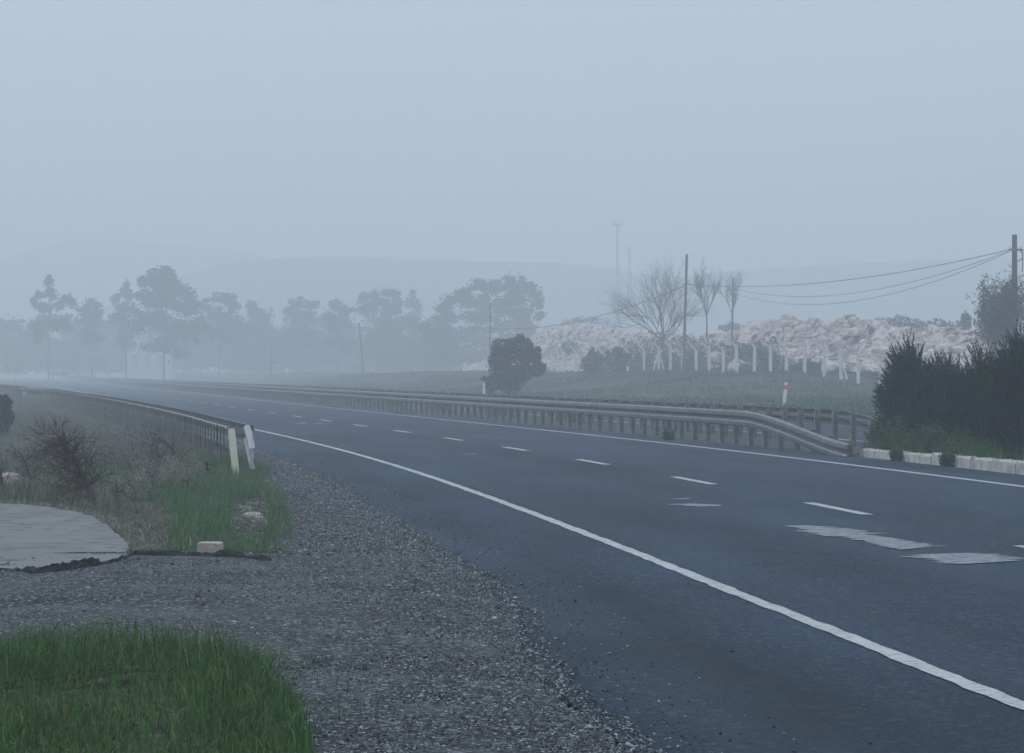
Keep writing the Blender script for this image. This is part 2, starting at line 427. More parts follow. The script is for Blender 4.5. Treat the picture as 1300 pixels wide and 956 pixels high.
_oct = np.array([[1,0,0],[0,1,0],[-1,0,0],[0,-1,0],[0,0,1],[0,0,-1]], float)
_octf = np.array([[0,1,4],[1,2,4],[2,3,4],[3,0,4],[1,0,5],[2,1,5],[3,2,5],[0,3,5]])
def pebbles(P, size):
    n = len(P)
    s = size[:, None, None] * (1 + .5 * RNG.uniform(-1, 1, (n, 6, 1))) * np.array([1, 1, .6])
    a = RNG.uniform(0, 2*PI, n); c, q = np.cos(a), np.sin(a)
    V = _oct[None] * s
    V = np.stack([V[..., 0]*c[:, None] - V[..., 1]*q[:, None], V[..., 0]*q[:, None] + V[..., 1]*c[:, None], V[..., 2]], -1)
    V += RNG.uniform(-.3, .3, (n, 6, 3)) * size[:, None, None] + P[:, None, :]
    mb = MB(); mb.v = [V.reshape(-1, 3)]; mb.n = n * 6
    mb.f = (_octf[None] + (np.arange(n) * 6)[:, None, None]).reshape(-1, 3).tolist()
    return mb
n = 95000
dd = 11 + (60 - 11) * RNG.random(n)**1.5
t = RNG.random(n)
lo = np.where(dd < 25.4, np.maximum(gl(dd), -(.165 * dd + 3.0)), gl(dd) - .1)
oo = gr(dd) + .12 + (lo - gr(dd) - .1) * t**1.05
edge = RNG.random(n) < .25                # more loose stones along the ridge at the asphalt's edge
oo = np.where(edge, gr(dd) + .15 - np.abs(RNG.normal(0, .45, n)), oo)
stray = RNG.random(n) < .030
oo = np.where(stray, gr(dd) + RNG.exponential(.22, n), oo)
xx = oo + E(dd)
zz = np.where(oo < gr(dd), gz(xx, dd, oo), .004)
keep = fbm(xx / 1.5, dd / 1.2, 4.4) > -.40 + .5 * RNG.random(n) * ss(-2.2, -3.6, oo)
sz = RNG.uniform(.0035, .0088, n) * (1 + 1.2 * (RNG.random(n) > .97))
P = np.stack([xx, dd, zz + .002], 1)[keep]
tag(obj('gravel', pebbles(P, sz[keep]), M['stone']), 'loose pale and dark chippings strewn over the shoulder', 'gravel', kind='stuff')

# ------------------------------------------------------------------ concrete apron, broken asphalt lip
out_px = [(-260,668),(-160,650),(-60,641),(0,640.6),(30,641.5),(61,644.6),(92,650),(117,657),(134,665),(145,674),(156,685),(163,695),(161,704),(154,709),(130,713.5),(101,717),(70,721.5),(46,724.6),(0,721.5),(-60,727),(-160,728),(-260,715)]
out = [flat(*p, z=.03) for p in out_px]
cx, cy = np.mean([p[0] for p in out]), np.mean([p[1] for p in out])
mb = MB(); V = []; rings = 14
dense = []
for i in range(len(out)):
    a, b = np.array(out[i]), np.array(out[(i+1) % len(out)])
    for q in np.linspace(0, 1, 5)[:-1]:
        p = a + (b - a) * q
        dense.append(p + .018 * np.array([random.uniform(-1, 1), random.uniform(-1, 1)]))
dense = np.array(dense); nd = len(dense)
for r in range(1, rings + 1):
    p = np.array([cx, cy]) + (dense - [cx, cy]) * r / rings
    z = .035 + .02 * fbm(p[:, 0] / 2, p[:, 1] / 2)
    V.append(np.column_stack([p, z]))
V.append(np.column_stack([dense, np.full(nd, -.08)]))
V = np.concatenate(V + [np.array([[cx, cy, .035]])])
f = [(r*nd + i, r*nd + (i+1) % nd, (r+1)*nd + (i+1) % nd, (r+1)*nd + i) for r in range(rings) for i in range(nd)]
f += [(len(V)-1, (i+1) % nd, i) for i in range(nd)]
f = [q[::-1] for q in f]
mb.add(V, f)
tag(obj('concrete_pavement', mb, M['conc']), 'pale rounded concrete apron at the left of the gravel track', kind='structure')

def lumps(pts, hgt, wid, step, seed):     # a broken lip: a ragged bead of lumpy tar along a line on the ground
    mb = MB()
    pts = np.array(pts)
    seg = np.r_[0, np.cumsum(np.linalg.norm(np.diff(pts, axis=0), axis=1))]
    s = np.arange(0, seg[-1], step)
    c = np.column_stack([np.interp(s, seg, pts[:, 0]), np.interp(s, seg, pts[:, 1])])
    k = 11
    V = []
    for j in range(k):
        u = j / (k - 1) * 2 - 1
        jag = .45 * fbm(s / .22, j * .9 + seed) + .35 * fbm(s / .06, j * 1.7 + seed)
        h = hgt * max(0, 1 - abs(u)**1.6) * (1 + jag + .7 * fbm(s / .5, seed + 3)) - .02
        V.append(np.column_stack([c[:, 0] + .03 * fbm(s / .1, j + seed), c[:, 1] + u * wid * (1 + .5 * jag), np.maximum(h, -.02)]))
    V = np.stack(V, 1).reshape(-1, 3)
    f = [(i*k+j, i*k+j+1, (i+1)*k+j+1, (i+1)*k+j) for i in range(len(s)-1) for j in range(k-1)]
    mb.add(V, f)
    return mb
mb = lumps([flat(*p, z=.03) for p in [(-120,732),(0,724.5),(46,728),(101,721),(135,716),(158,708),(175,704),(230,703.5),(290,706),(335,710),(345,711)]], .085, .15, .03, 2.0)
tag(obj('broken_asphalt_lip', mb, M['tar']), 'crumbling black asphalt lip along the front of the concrete and grass', 'asphalt edge')

# ------------------------------------------------------------------ rocks
def rock_mb(c, size, seed, sub=3, rough=.35, pw=.8):
    import bmesh
    bm = bmesh.new(); bmesh.ops.create_icosphere(bm, subdivisions=sub, radius=1.0)
    v = np.array([q.co[:] for q in bm.verts]); f = [tuple(x.index for x in p.verts) for p in bm.faces]
    bm.free()
    n = fbm(v[:, 0]*1.1 + seed*7.7, v[:, 1]*1.1 + seed, v[:, 2]*1.1)
    v = v * (1 + rough * 1.6 * n)[:, None]
    v = np.sign(v) * np.abs(v)**pw
    v = v * (np.asarray(size) / 2)
    v = rot(v, rz=seed * 1.3)
    mb = MB(); mb.add(v + np.asarray(c), f)
    return mb
def rock(name, px, py, size, seed, m, label, lift=.3, group=None):
    x, y = hit(px, py)
    z = max(ground_z(x, y), 0 if y < 26 else -9) + size[2] * lift
    return tag(obj(name, rock_mb((x, y, z), size, seed), M[m]), label, 'rock', group)
mb = MB(); x, y = flat(267, 699, .05)
mb = rock_mb((x, y, .07), (.175, .2, .10), 1.2, 5, .07, .22)
o = obj('stone_block', mb, M['rock'])
tag(o, 'pinkish square stone block at the front edge of the grass', 'stone')
rock('rock', 321, 658, (.20, .24, .07), 3, 'rock', 'pale flat rock lying on the rubble in the grass')
rock('rock', 312, 648, (.15, .2, .06), 5, 'greyrock', 'grey rock behind the pale flat rock in the grass')
rock('rock', 12, 617, (.3, .35, .24), 8, 'rock', 'pinkish white rock among weeds at the left frame edge')
rock('rock', 330, 668, (.13, .18, .08), 4, 'greyrock', 'small grey rock in front of the pale flat rock')
n = 600                                    # the stony bare spot in the grass island
a, b = RNG.normal(0, 1, n), RNG.normal(0, 1, n)
d_ = 32.5 + 2.9 * b; x_ = at(318, d_) + .13 * a - .02
P = np.column_stack([x_, d_, terrain(x_, d_) + .01])
P = P[(d_ > 27) & (d_ < 41)]
tag(obj('rubble', pebbles(P, RNG.uniform(.008, .03, len(P))), M['chips']), 'patch of broken stone chips on the bare spot in the grass', 'rubble', kind='stuff')

# ------------------------------------------------------------------ grass
def blades(P, h, w, lean=.35, wind=(0, 0)):
    n = len(P)
    a = RNG.uniform(0, 2*PI, n)
    dx, dy = np.cos(a), np.sin(a)
    l = np.abs(RNG.normal(0, lean, n)) * h
    bx, by = RNG.uniform(0, 2*PI, n), None
    wx, wy = np.cos(bx) * w / 2, np.sin(bx) * w / 2
    base = P; W = np.stack([wx, wy, np.zeros(n)], 1)
    mid = P + np.stack([dx*l*.35 + wind[0]*h*.3, dy*l*.35 + wind[1]*h*.3, h*.58], 1)
    tip = P + np.stack([dx*l + wind[0]*h, dy*l + wind[1]*h, h*(1 - .25*np.minimum(1, l/h))], 1)
    V = np.stack([base - W, base + W, mid + W*.75, mid - W*.75, tip], 1)
    mb = MB(); mb.v = [V.reshape(-1, 3)]; mb.n = 5 * n
    i = np.arange(n)[:, None] * 5
    mb.f = (i + np.array([0, 1, 2, 3])).tolist() + (i + np.array([3, 2, 4])).tolist()
    return mb
def inpoly(x, y, poly):
    poly = np.array(poly); r = np.zeros(len(x), bool)
    j = len(poly) - 1
    for i in range(len(poly)):
        xi, yi = poly[i]; xj, yj = poly[j]
        c = ((yi > y) != (yj > y)) & (x < (xj - xi) * (y - yi) / (yj - yi + 1e-12) + xi)
        r ^= c; j = i
    return r
def scatter(poly, n):
    p = np.array(poly)
    x = RNG.uniform(p[:, 0].min(), p[:, 0].max(), n); y = RNG.uniform(p[:, 1].min(), p[:, 1].max(), n)
    k = inpoly(x, y, poly)
    return x[k], y[k]
# foreground tussock, on a low cushion of soil
near_poly = [(-9,16.5),(-3.4,16.5),(-2.6,16.2),(-2.1,16.6),(-1.75,16.4),(-1.5,16.1),(-1.34,15.7),(-1.18,15.1),(-.92,13.6),(-.75,12),(-.62,10),(-.5,7),(-9,7)]
pp = np.array(near_poly); c0 = np.array([-3.4, 12.0])
mb = MB(); V = []
dense = np.concatenate([pp[i] + (pp[(i+1) % len(pp)] - pp[i]) * np.linspace(0, 1, 9)[:-1, None] for i in range(len(pp))])
dense = dense + .07 * RNG.normal(size=dense.shape); nd = len(dense)
for r in range(0, 13):
    p = c0 + (dense - c0) * (1.02 - r / 13)
    V.append(np.column_stack([p, .0 + .09 * min(1, r / 3) + .02 * fbm(p[:, 0] * 3, p[:, 1] * 3)]))
V = np.concatenate(V + [np.array([[*c0, .09]])])
f = [(r*nd+i, r*nd+(i+1) % nd, (r+1)*nd+(i+1) % nd, (r+1)*nd+i) for r in range(12) for i in range(nd)] + [(12*nd+i, 12*nd+(i+1) % nd, len(V)-1) for i in range(nd)]
mb.add(V, [q[::-1] for q in f])
tag(obj('soil', mb, M['ground'], smooth=True), 'dark soil cushion under the foreground grass', kind='structure')
x, y = scatter([(a, b) for a, b in near_poly], 170000)
k = x > -.1725 * y - .3
x, y = x[k], y[k]
dens = fbm(x / .35, y / .5, 1.0)
k = dens > -.95
x, y, dens = x[k], y[k], dens[k]
h = (.045 + .125 * RNG.random(len(x))**1.4) * np.maximum(.75, 1 + .8 * dens + .4 * fbm(x / .9, y / 1.1, 6.0))
mb = blades(np.column_stack([x, y, np.full(len(x), .06)]), h, RNG.uniform(.003, .006, len(x)), .6)
q = RNG.normal(0, .16, (2600, 2)) + np.array(near_poly)[:9][RNG.integers(0, 9, 2600)] + RNG.uniform(-.35, .35, (2600, 2))
e = blades(np.column_stack([q, np.full(len(q), .01)]), RNG.uniform(.02, .10, len(q)), RNG.uniform(.003, .006, len(q)), .9)
mb.add(e.v[0], e.f)
tag(obj('grass', mb, M['grass'], smooth=False), 'tall green grass in the near left corner', 'grass', kind='stuff')
# the grass island by the rail's end
isl = [(-2.0,25.5),(-1.85,26.5),(-2.1,30),(-2.38,33.7),(-2.8,38.5),(-3.3,43.5),(-3.9,50),(-4.5,55),(-6.3,56),(-7.2,49),(-6.2,44),(-4.9,40.0),(-3.95,35.5),(-3.3,31.0),(-2.95,27),(-2.85,25.9)]
x, y = scatter(isl, 150000)
dens = fbm(x / .5, y / .9, 7.0)
bare = ((x - at(318, y))**2 / .2**2 + (y - 32.5)**2 / 5.0**2) < 1
k = (dens > -.35) & ~(bare & (RNG.random(len(x)) < .93))
x, y, dens = x[k], y[k], dens[k]
h = (.06 + .17 * RNG.random(len(x))**1.3) * (1 + .8 * dens + .5 * fbm(x / 1.2, y / 1.8, 2.0)) * (.5 + .5 * ss(25.5, 29, y)) * (.55 + .45 * ss(0, .35, (E(y) - 2.2 - x) - .25))
mb = blades(np.column_stack([x, y, terrain(x, y) - .01]), h, RNG.uniform(.003, .008, len(x)), .65)
tag(obj('grass', mb, M['grass_mid']), 'bright green grass island between concrete apron and gravel shoulder', 'grass', kind='stuff')
# weedy hollow behind it
n = 110000
y = 30 + (190 - 30) * RNG.random(n)**1.7
x = E(y) - 2.9 - RNG.random(n) * (9 + .16 * y)
k = ~inpoly(x, y, [(q[0]+.2, q[1]) for q in isl]) & ~((y < 37.5) & (x > -9) & (x < -3.0) & inpoly(x, y, [tuple(q) for q in np.array(out)*[1.0, 1.0]+[.10, .2]])) & (x > -.185 * y - 1)
x, y = x[k], y[k]
dens = fbm(x / 1.4, y / 2.0, 3.0)
k = (dens > -.12 - .25 * RNG.random(len(x))) & (RNG.random(len(x)) < .25 + .75 * ss(3.5, 5.0, E(y) - x))
x, y, dens = x[k], y[k], dens[k]
h = (.08 + .2 * RNG.random(len(x))) * (1 + 1.2 * dens) * (.35 + .65 * ss(3.7, 5.2, E(y) - x))
mb = blades(np.column_stack([x, y, terrain(x, y) - .02]), h, RNG.uniform(.006, .014, len(x)) * (1 + y / 120), .85)
tag(obj('grass', mb, M['grass_dull']), 'grey green weeds and dry grass in the hollow behind the apron', 'grass', kind='stuff')
# dry litter round the rim of the apron
rim = np.array([q for q in out if q[0] > -8])
n = 9000
i = RNG.integers(0, len(rim) - 1, n); t = RNG.random((n, 1))
p = rim[i] * (1 - t) + rim[np.minimum(i + 1, len(rim) - 1)] * t
a = p - np.array([cx, cy]); a /= np.linalg.norm(a, axis=1)[:, None]
p = p + a * (.03 + np.abs(RNG.normal(0, .30, n)))[:, None]
k = (p[:, 1] > 26.0)
p = p[k]
mb = blades(np.column_stack([p, np.maximum(terrain(p[:, 0], p[:, 1]), .0) + .01]), RNG.uniform(.02, .09, len(p)), RNG.uniform(.004, .010, len(p)), 1.2)
tag(obj('dry_grass', mb, M['dry']), 'brown dead grass litter around the rim of the concrete apron', 'grass', kind='stuff')
# bank on the far side
n = 90000
y = 95 + (360 - 95) * RNG.random(n)
x = E(y) + 22.9 + RNG.random(n) * 24
k = (x < .175 * y + 3)
x, y = x[k], y[k]
dens = fbm(x / 3.5, y / 6.0, 9.0)
k = dens > -.3
x, y, dens = x[k], y[k], dens[k]
h = (.08 + .16 * RNG.random(len(x))) * (1 + 1.3 * dens)
mb = blades(np.column_stack([x, y, terrain(x, y) - .03]), h, RNG.uniform(.03, .09, len(x)), 1.1)
tag(obj('grass', mb, M['grass_bank']), 'green grass bank between the opposite carriageway and the fence', 'grass', kind='stuff')
# tufts behind the kerb
n = 5200
y = 36 + 20 * RNG.random(n); x = E(y) + 8.85 + .75 * RNG.random(n)**1.4
dens = fbm(x / .4, y / .5, 5.0); k = dens > -.1
x, y, dens = x[k], y[k], dens[k]
h = (.16 + .22 * RNG.random(len(x))) * (1 + .8 * dens)
mb = blades(np.column_stack([x, y, np.full(len(x), .1)]), h, RNG.uniform(.005, .011, len(x)), .5)
tag(obj('grass', mb, M['grass']), 'rank green grass growing behind the white kerb stones', 'grass', kind='stuff')

# ------------------------------------------------------------------ guardrails
WPROF = [(0, .155), (.052, .152), (.078, .132), (.083, .062), (.066, .036), (.012, .018), (.012, -.018), (.066, -.036), (.083, -.062), (.078, -.132), (.052, -.152), (0, -.155)]
def frame(d, off):
    """a point on the line at offset off, and the unit vectors along and across (towards larger offsets)"""
    s = Sl(d)
    t = np.array([s, 1.0]) / math.hypot(s, 1)
    return np.array([E(d) + off, d]), t, np.array([t[1], -t[0]])
def wbeam(path, side, zc, back=.006):
    """path: (n,2) plan points; side +1/-1: which way the waves point; zc: height of the beam's middle for each point"""
    path = np.asarray(path, float); n = len(path)
    t = np.gradient(path, axis=0); t /= np.linalg.norm(t, axis=1)[:, None]
    nr = np.column_stack([t[:, 1], -t[:, 0]]) * side
    prof = WPROF + [(a - back, b) for a, b in reversed(WPROF)]
    k = len(prof)
    V = np.stack([np.column_stack([path + nr * a, zc + b]) for a, b in prof], 1).reshape(-1, 3)
    f = [(i*k+j, i*k+(j+1) % k, (i+1)*k+(j+1) % k, (i+1)*k+j) for i in range(n-1) for j in range(k)]
    f += [tuple(range(k)), tuple((n-1)*k + j for j in range(k))[::-1]]
    mb = MB(); mb.add(V, f)
    return mb
def cpost(mb, p, ang, h, w=.12, dpt=.07, z0=-.1, th=.012):
    c, s = math.cos(ang), math.sin(ang)
    def q(x, y): return (p[0] + c*x - s*y, p[1] + s*x + c*y)
    pts = [(-w/2, -dpt/2), (w/2, -dpt/2), (w/2, dpt/2), (w/2-th*2, dpt/2), (w/2-th*2, -dpt/2+th), (-w/2+th*2, -dpt/2+th), (-w/2+th*2, dpt/2), (-w/2, dpt/2)]
    b = [(*q(*a), z0) for a in pts]; t = [(*q(*a), h) for a in pts]
    k = len(pts)
    mb.add(b + t, [(i, (i+1) % k, k+(i+1) % k, k+i) for i in range(k)] + [(k+3, k+2, k+1, k+4), (k+4, k+1, k+0, k+5), (k+5, k+0, k+7, k+6)])

def median_rail(off, side, d_end, d_drop, label, drift):
    """side: way the beam faces; it slopes into the ground from d_drop to d_end"""
    p, t, nrm = frame(d_end, off)
    root = thing('guardrail', (p[0], p[1], 0), label, 'guardrail', 'guardrails along the median')
    ds = np.concatenate([np.arange(d_end, 140, .7), np.arange(140, 620, 5)])
    o_ = off + drift * np.exp(-((ds - d_end) / 9.0)**2)
    path = np.column_stack([E(ds) + o_, ds])
    nr = np.array([frame(q, 0)[2] for q in ds])
    zc = .545 - .50 * (1 - ss(d_end - 1.5, d_drop, ds)) 
    obj('beam', wbeam(path + nr * side * .075, side, zc), M['rail'], root)
    # overlapping joints of the beam lengths
    for q in np.arange(d_drop + 4, 130, 4.2):
        dd_ = np.array([q - .16, q, q + .16])
        pj = np.column_stack([E(dd_) + off, dd_])
        obj('joint', wbeam(pj + frame(q, 0)[2] * side * .079, side, np.full(3, .545)), M['rail'], root)
    d = d_end + .5; k = 0; rest = MB()
    pm = None
    while d < 600:
        oo_ = off + drift * math.exp(-((d - d_end) / 9.0)**2)
        q, tt, nn = frame(d, oo_)
        z = float(np.interp(d, ds, zc)) + .15
        ang = math.atan2(tt[1], tt[0])
        if k < 100:
            m1 = MB(); cpost(m1, q - nn * side * .03, ang + PI/2 + random.uniform(-.06, .06), z + random.uniform(-.01, .02))
            obj('post', m1, M['post'], root)
        else:
            cpost(rest, q - nn * side * .03, ang + PI/2, z)
        d += 1.4 / math.hypot(1, Sl(d)); k += 1
    tag(obj('far_posts', rest, M['post'], root), kind='stuff')
    return root
median_rail(8.75, -1, 55.4, 64.5, 'galvanised guardrail nearest the lane, sloping into the ground at the kerb', -.15)
median_rail(10.6, 1, 57.5, 65.5, 'galvanised guardrail on the far side of the median, seen from behind', .1)

# rail on the left verge: steel posts close together, beam towards the road, a thin rail behind
LP = np.array([(47.2,-4.04),(50,-4.50),(60,-5.98),(75,-8.45),(94.7,-11.85),(120,-16.5),(141,-20.4),(175,-27.2),(213,-35.2),(260,-46),(330,-63)])
ld = np.concatenate([np.arange(47.2, 150, .7), np.arange(150, 330, 3)])
lx = np.interp(ld, LP[:, 0], LP[:, 1])
for _ in range(60): lx[1:-1] = (lx[:-2] + 2*lx[1:-1] + lx[2:]) / 4
lpath = np.column_stack([lx, ld])
lt = np.gradient(lpath, axis=0); lt /= np.linalg.norm(lt, axis=1)[:, None]
ln = np.column_stack([lt[:, 1], -lt[:, 0]])
root = thing('guardrail', (lpath[0, 0], lpath[0, 1], 0), 'grey guardrail on the left verge with close steel posts, seen from behind', 'guardrail')
obj('beam', wbeam(lpath + ln * .10, 1, np.full(len(ld), .545)), M['rail'], root)
mb = MB(); mb.tube(np.column_stack([lpath - ln * .22, np.full(len(ld), .655)]), .028, 6); obj('rear_rail', mb, M['endplate'], root)
mb = MB(); mb.tube(np.column_stack([lpath - ln * .24, np.full(len(ld), .42)])[:14], .014, 6); obj('lower_rail', mb, M['rail_dark'], root)
s = np.r_[0, np.cumsum(np.linalg.norm(np.diff(lpath, axis=0), axis=1))]
rest = MB(); k = 0
for q in np.arange(.3, s[-1], .8):
    x, y = np.interp(q, s, lpath[:, 0]), np.interp(q, s, lpath[:, 1])
    i = min(len(ld) - 1, int(np.searchsorted(s, q)))
    m1 = rest if k >= 100 else MB()
    p = np.array([x, y]) - ln[i] * .26
    cpost(m1, p, math.atan2(lt[i][1], lt[i][0]) + PI/2, .68, .026, .05, ground_z(p[0], p[1]) - .2)
    if k % 2 == 0:
        m1.box((x - ln[i][0]*.06, y - ln[i][1]*.06, .60), (.36, .05, .07), math.atan2(ln[i][1], ln[i][0]))
    if k < 100: obj('post', m1, M['post'], root)
    k += 1
tag(obj('far_posts', rest, M['post'], root), kind='stuff')
mb = MB()                                 # pale fishtail plate that closes the near end
pts = []
for a in np.linspace(0, 1, 9):
    pts.append((lpath[0] + ln[0] * (.10 - .04 * a) - lt[0] * (1.7 * a), .545 - .30 * a**1.4))
mbp = wbeam([p[0] for p in pts], 1, np.array([p[1] for p in pts]))
tag(obj('end_terminal', mbp, M['endplate'], root), 'pale curved end plate dipping to the gravel')

# ------------------------------------------------------------------ marker posts
def marker(px, d, hgt, lean, w, label, band, body='white'):
    x = at(px, d); z = ground_z(x, d)
    r = thing('marker_post', (x, d, z), label, 'marker post')
    mb = MB()
    prof = [(-w/2, -w*.35), (w/2, -w*.35), (w*.3, w*.4), (-w*.3, w*.4)]
    zs = [-.05, hgt * .7, hgt * .97, hgt]
    V = [(x + a * (1 if i < 3 else .75) + lean * q, d + b, z + q + (.03 if (i == 3 and b < 0) else 0)) for i, q in enumerate(zs) for a, b in prof]
    mb.add(V, [(i*4+j, i*4+(j+1) % 4, (i+1)*4+(j+1) % 4, (i+1)*4+j) for i in range(3) for j in range(4)] + [(12, 13, 14, 15)])
    obj('shaft', mb, M[body], r, bevel=.006)
    if band:
        c, z0, z1 = band
        mb = MB(); zc = (z0 + z1) / 2
        mb.box((x + lean * zc, d - w*.35 - .006, z + zc), (w * .96, .012, z1 - z0), ry=math.atan(lean))
        obj('reflector', mb, M[c], r)
    return r
marker(300, 45.2, .66, -.10, .105, 'cream marker post leaning against the left guardrail end', None, 'cream')
marker(995, 137, .98, .10, .15, 'leaning white marker post with a red band by the grass bank', ('red', .70, .88))
marker(614, 196, 1.1, .06, .18, 'pale marker post beside the dark dense bush', ('black', .88, 1.05), 'cream')
x, d = at(590, 228), 228
r = thing('marker_sign', (x, d, ground_z(x, d)), 'small white rectangular plate on a post beyond the median', 'sign')
mb = MB(); mb.box((x, d, zat(466, d) + .0), (.24, .03, .62)); obj('plate', mb, M['white'], r)
mb = MB(); mb.tube([(x, d + .04, ground_z(x, d) - .1), (x, d + .04, zat(466, d) + .1)], .035, 6); obj('post', mb, M['steel'], r)

# ------------------------------------------------------------------ kerb stones
ks = [(1091,1110,'first kerb stone, beside the end of the sloping guardrail'), (1110.5,1132,'chipped second kerb stone, just before the first gap of weeds'),
      (1132.5,1148.5,'kerb stone half hidden by the first weedy gap'), (1149,1181,'long kerb stone between the two weedy gaps'), (1181.5,1196,'short kerb stone touching the dark weed tuft'),
      (1196.5,1210.5,'kerb stone mostly hidden behind the dark weed tuft'), (1211,1231,'narrow kerb stone right after the dark weed tuft'), (1231.5,1258,'cracked kerb stone, second after the dark weed tuft'),
      (1258.5,1288,'wide kerb stone, third after the dark weed tuft'), (1288.5,1315,'kerb stone cut by the right frame edge')]
for i, (a, b, lab) in enumerate(ks):
    d1, d0 = along(8.78, a), along(8.78, b)
    dm = (d0 + d1) / 2
    p, t, nrm = frame(dm, 8.78)
    L = (d1 - d0) * math.hypot(1, Sl(dm)) - .03
    hh = .15 + .035 * (i > 3) + random.uniform(-.008, .008)
    mb = MB()
    nx = max(5, int(L / .12)); sect = [(0, -.06), (.012, hh - .03), (.04, hh), (.17, hh), (.19, hh - .03), (.2, -.06)]
    V = []
    for j in range(nx + 1):
        for u, z in sect:
            q = p + t * (L * (j / nx - .5)) + nrm * u
            V.append((q[0] + .008 * random.uniform(-1, 1), q[1] + .008 * random.uniform(-1, 1), z + (.012 * random.uniform(-1, 1) if z > 0 else 0) - (.03 * random.random() if j in (0, nx) and z > 0 else 0)))
    k = len(sect)
    mb.add(V, [(j*k+q, j*k+q+1, (j+1)*k+q+1, (j+1)*k+q) for j in range(nx) for q in range(k-1)] + [tuple(range(k))[::-1], tuple(nx*k+q for q in range(k))])
    tag(obj('kerb_stone', mb, M['kerb']), 'whitewashed ' + lab.replace('chipped ', 'chipped '), 'kerb stone', 'white kerb stones of the median')

# ------------------------------------------------------------------ foliage helpers
def rdirs(n):
    v = RNG.normal(size=(n, 3)); return v / np.linalg.norm(v, axis=1)[:, None]
def leaves(P, size, updown=.5, asp=.5):
    """n free diamond leaves"""
    n = len(P)
    u = rdirs(n); u[:, 2] *= updown; u /= np.linalg.norm(u, axis=1)[:, None]
    w = np.cross(u, rdirs(n)); w /= np.linalg.norm(w, axis=1)[:, None] + 1e-9
    s = np.broadcast_to(size, (n,))[:, None]
    V = np.stack([P - u*s*.5, P + w*s*asp*.5, P + u*s*.5, P - w*s*asp*.5], 1)
    mb = MB(); mb.tris(V, 4)
    return mb
def clump(c, r, n, shell=.55):
    """points in an ellipsoid, denser towards its skin, with a ragged skin"""
    u = rdirs(n)
    rr = RNG.random(n)**(1 / 3) * (1 - shell) + shell * (1 - RNG.random(n)**2 * .6)
    rag = 1 + .35 * fbm(u[:, 0]*2.3 + c[0], u[:, 1]*2.3 + c[1], u[:, 2]*2.3 + c[2])
    return np.asarray(c) + u * (rr * rag)[:, None] * np.asarray(r)
def limbs(base, top, targets, r0, mb, sides=6):
    """a tapered trunk with limbs that reach into the clumps"""
    base, top = np.asarray(base, float), np.asarray(top, float)
    tt = np.linspace(0, 1, 7)
    L = np.linalg.norm(top - base)
    wob = np.column_stack([.03*L*np.sin(tt*5+base[0]), .03*L*np.cos(tt*4), 0*tt]) * tt[:, None]
    tr = base + (top - base) * tt[:, None] + wob
    mb.tube(tr, r0 * (1 - .75 * tt), sides + 2)
    for c in targets:
        i = random.randint(2, 5)
        a = tr[i]; b = np.asarray(c, float)
        m = (a + b) / 2 + np.array([0, 0, .08 * np.linalg.norm(b - a)])
        mb.tube([a, m, b], [r0*(1-.75*tt[i])*.55, r0*.28, r0*.08], sides - 1, cap=False)
def fog_tree(name, px, d, circles, label, leaf=.42, dens=1.0, mkey='tree', base_py=None, trunk=.14, group='trees fading into the fog'):
    d = d * 1.18
    x = at(px, d); z = ground_z(x, d) if base_py is None else zat(base_py, d)
    r = thing(name, (x, d, z), label, 'tree', group)
    k = d / F
    pts, cs = [], []
    x0_, x1_ = min(c[0] - c[2] for c in circles), max(c[0] + c[2] for c in circles)
    circles = list(circles) + [(q, yy + random.uniform(-4, 4), (x1_ - x0_) * .30, 17) for yy in () for q in np.linspace(x0_ + (x1_ - x0_) * .3, x1_ - (x1_ - x0_) * .3, 2)]
    for (cx, cy, rx, ry) in circles:
        c = (at(cx, d), d + random.uniform(-.6, .6) * rx * k, zat(cy, d))
        cs.append(c)
        n = int(dens * 26 * (rx * ry)**.5 * 1.6 + 120)
        for _ in range(15):                # ragged sprays instead of one ball
            u = rdirs(1)[0] * random.uniform(.25, .95)
            q = random.uniform(.14, .44)
            cc = np.array(c) + u * np.array([rx, rx*.9, ry]) * k
            pts.append(clump(cc, (rx*k*q*1.25, rx*k*q, ry*k*q), n // 8, .2))
        out_ = rdirs(n // 7)
        pts.append(np.array(c) + out_ * np.array([rx, rx*.9, ry]) * k * RNG.uniform(.6, 1.25, (n // 7, 1)))
    P = np.concatenate(pts)
    P = P[P[:, 2] > z + .2]
    obj('crown', leaves(P, RNG.uniform(.6, 1.3, len(P)) * leaf, .6, .55), M[mkey], r)
    mb = MB(); top = max(cs, key=lambda c: c[2])
    limbs((x, d, z - .2), (top[0]*.6 + x*.4, d, top[2]), cs[:14], trunk, mb)
    obj('trunk', mb, M['bark'], r)
    return r

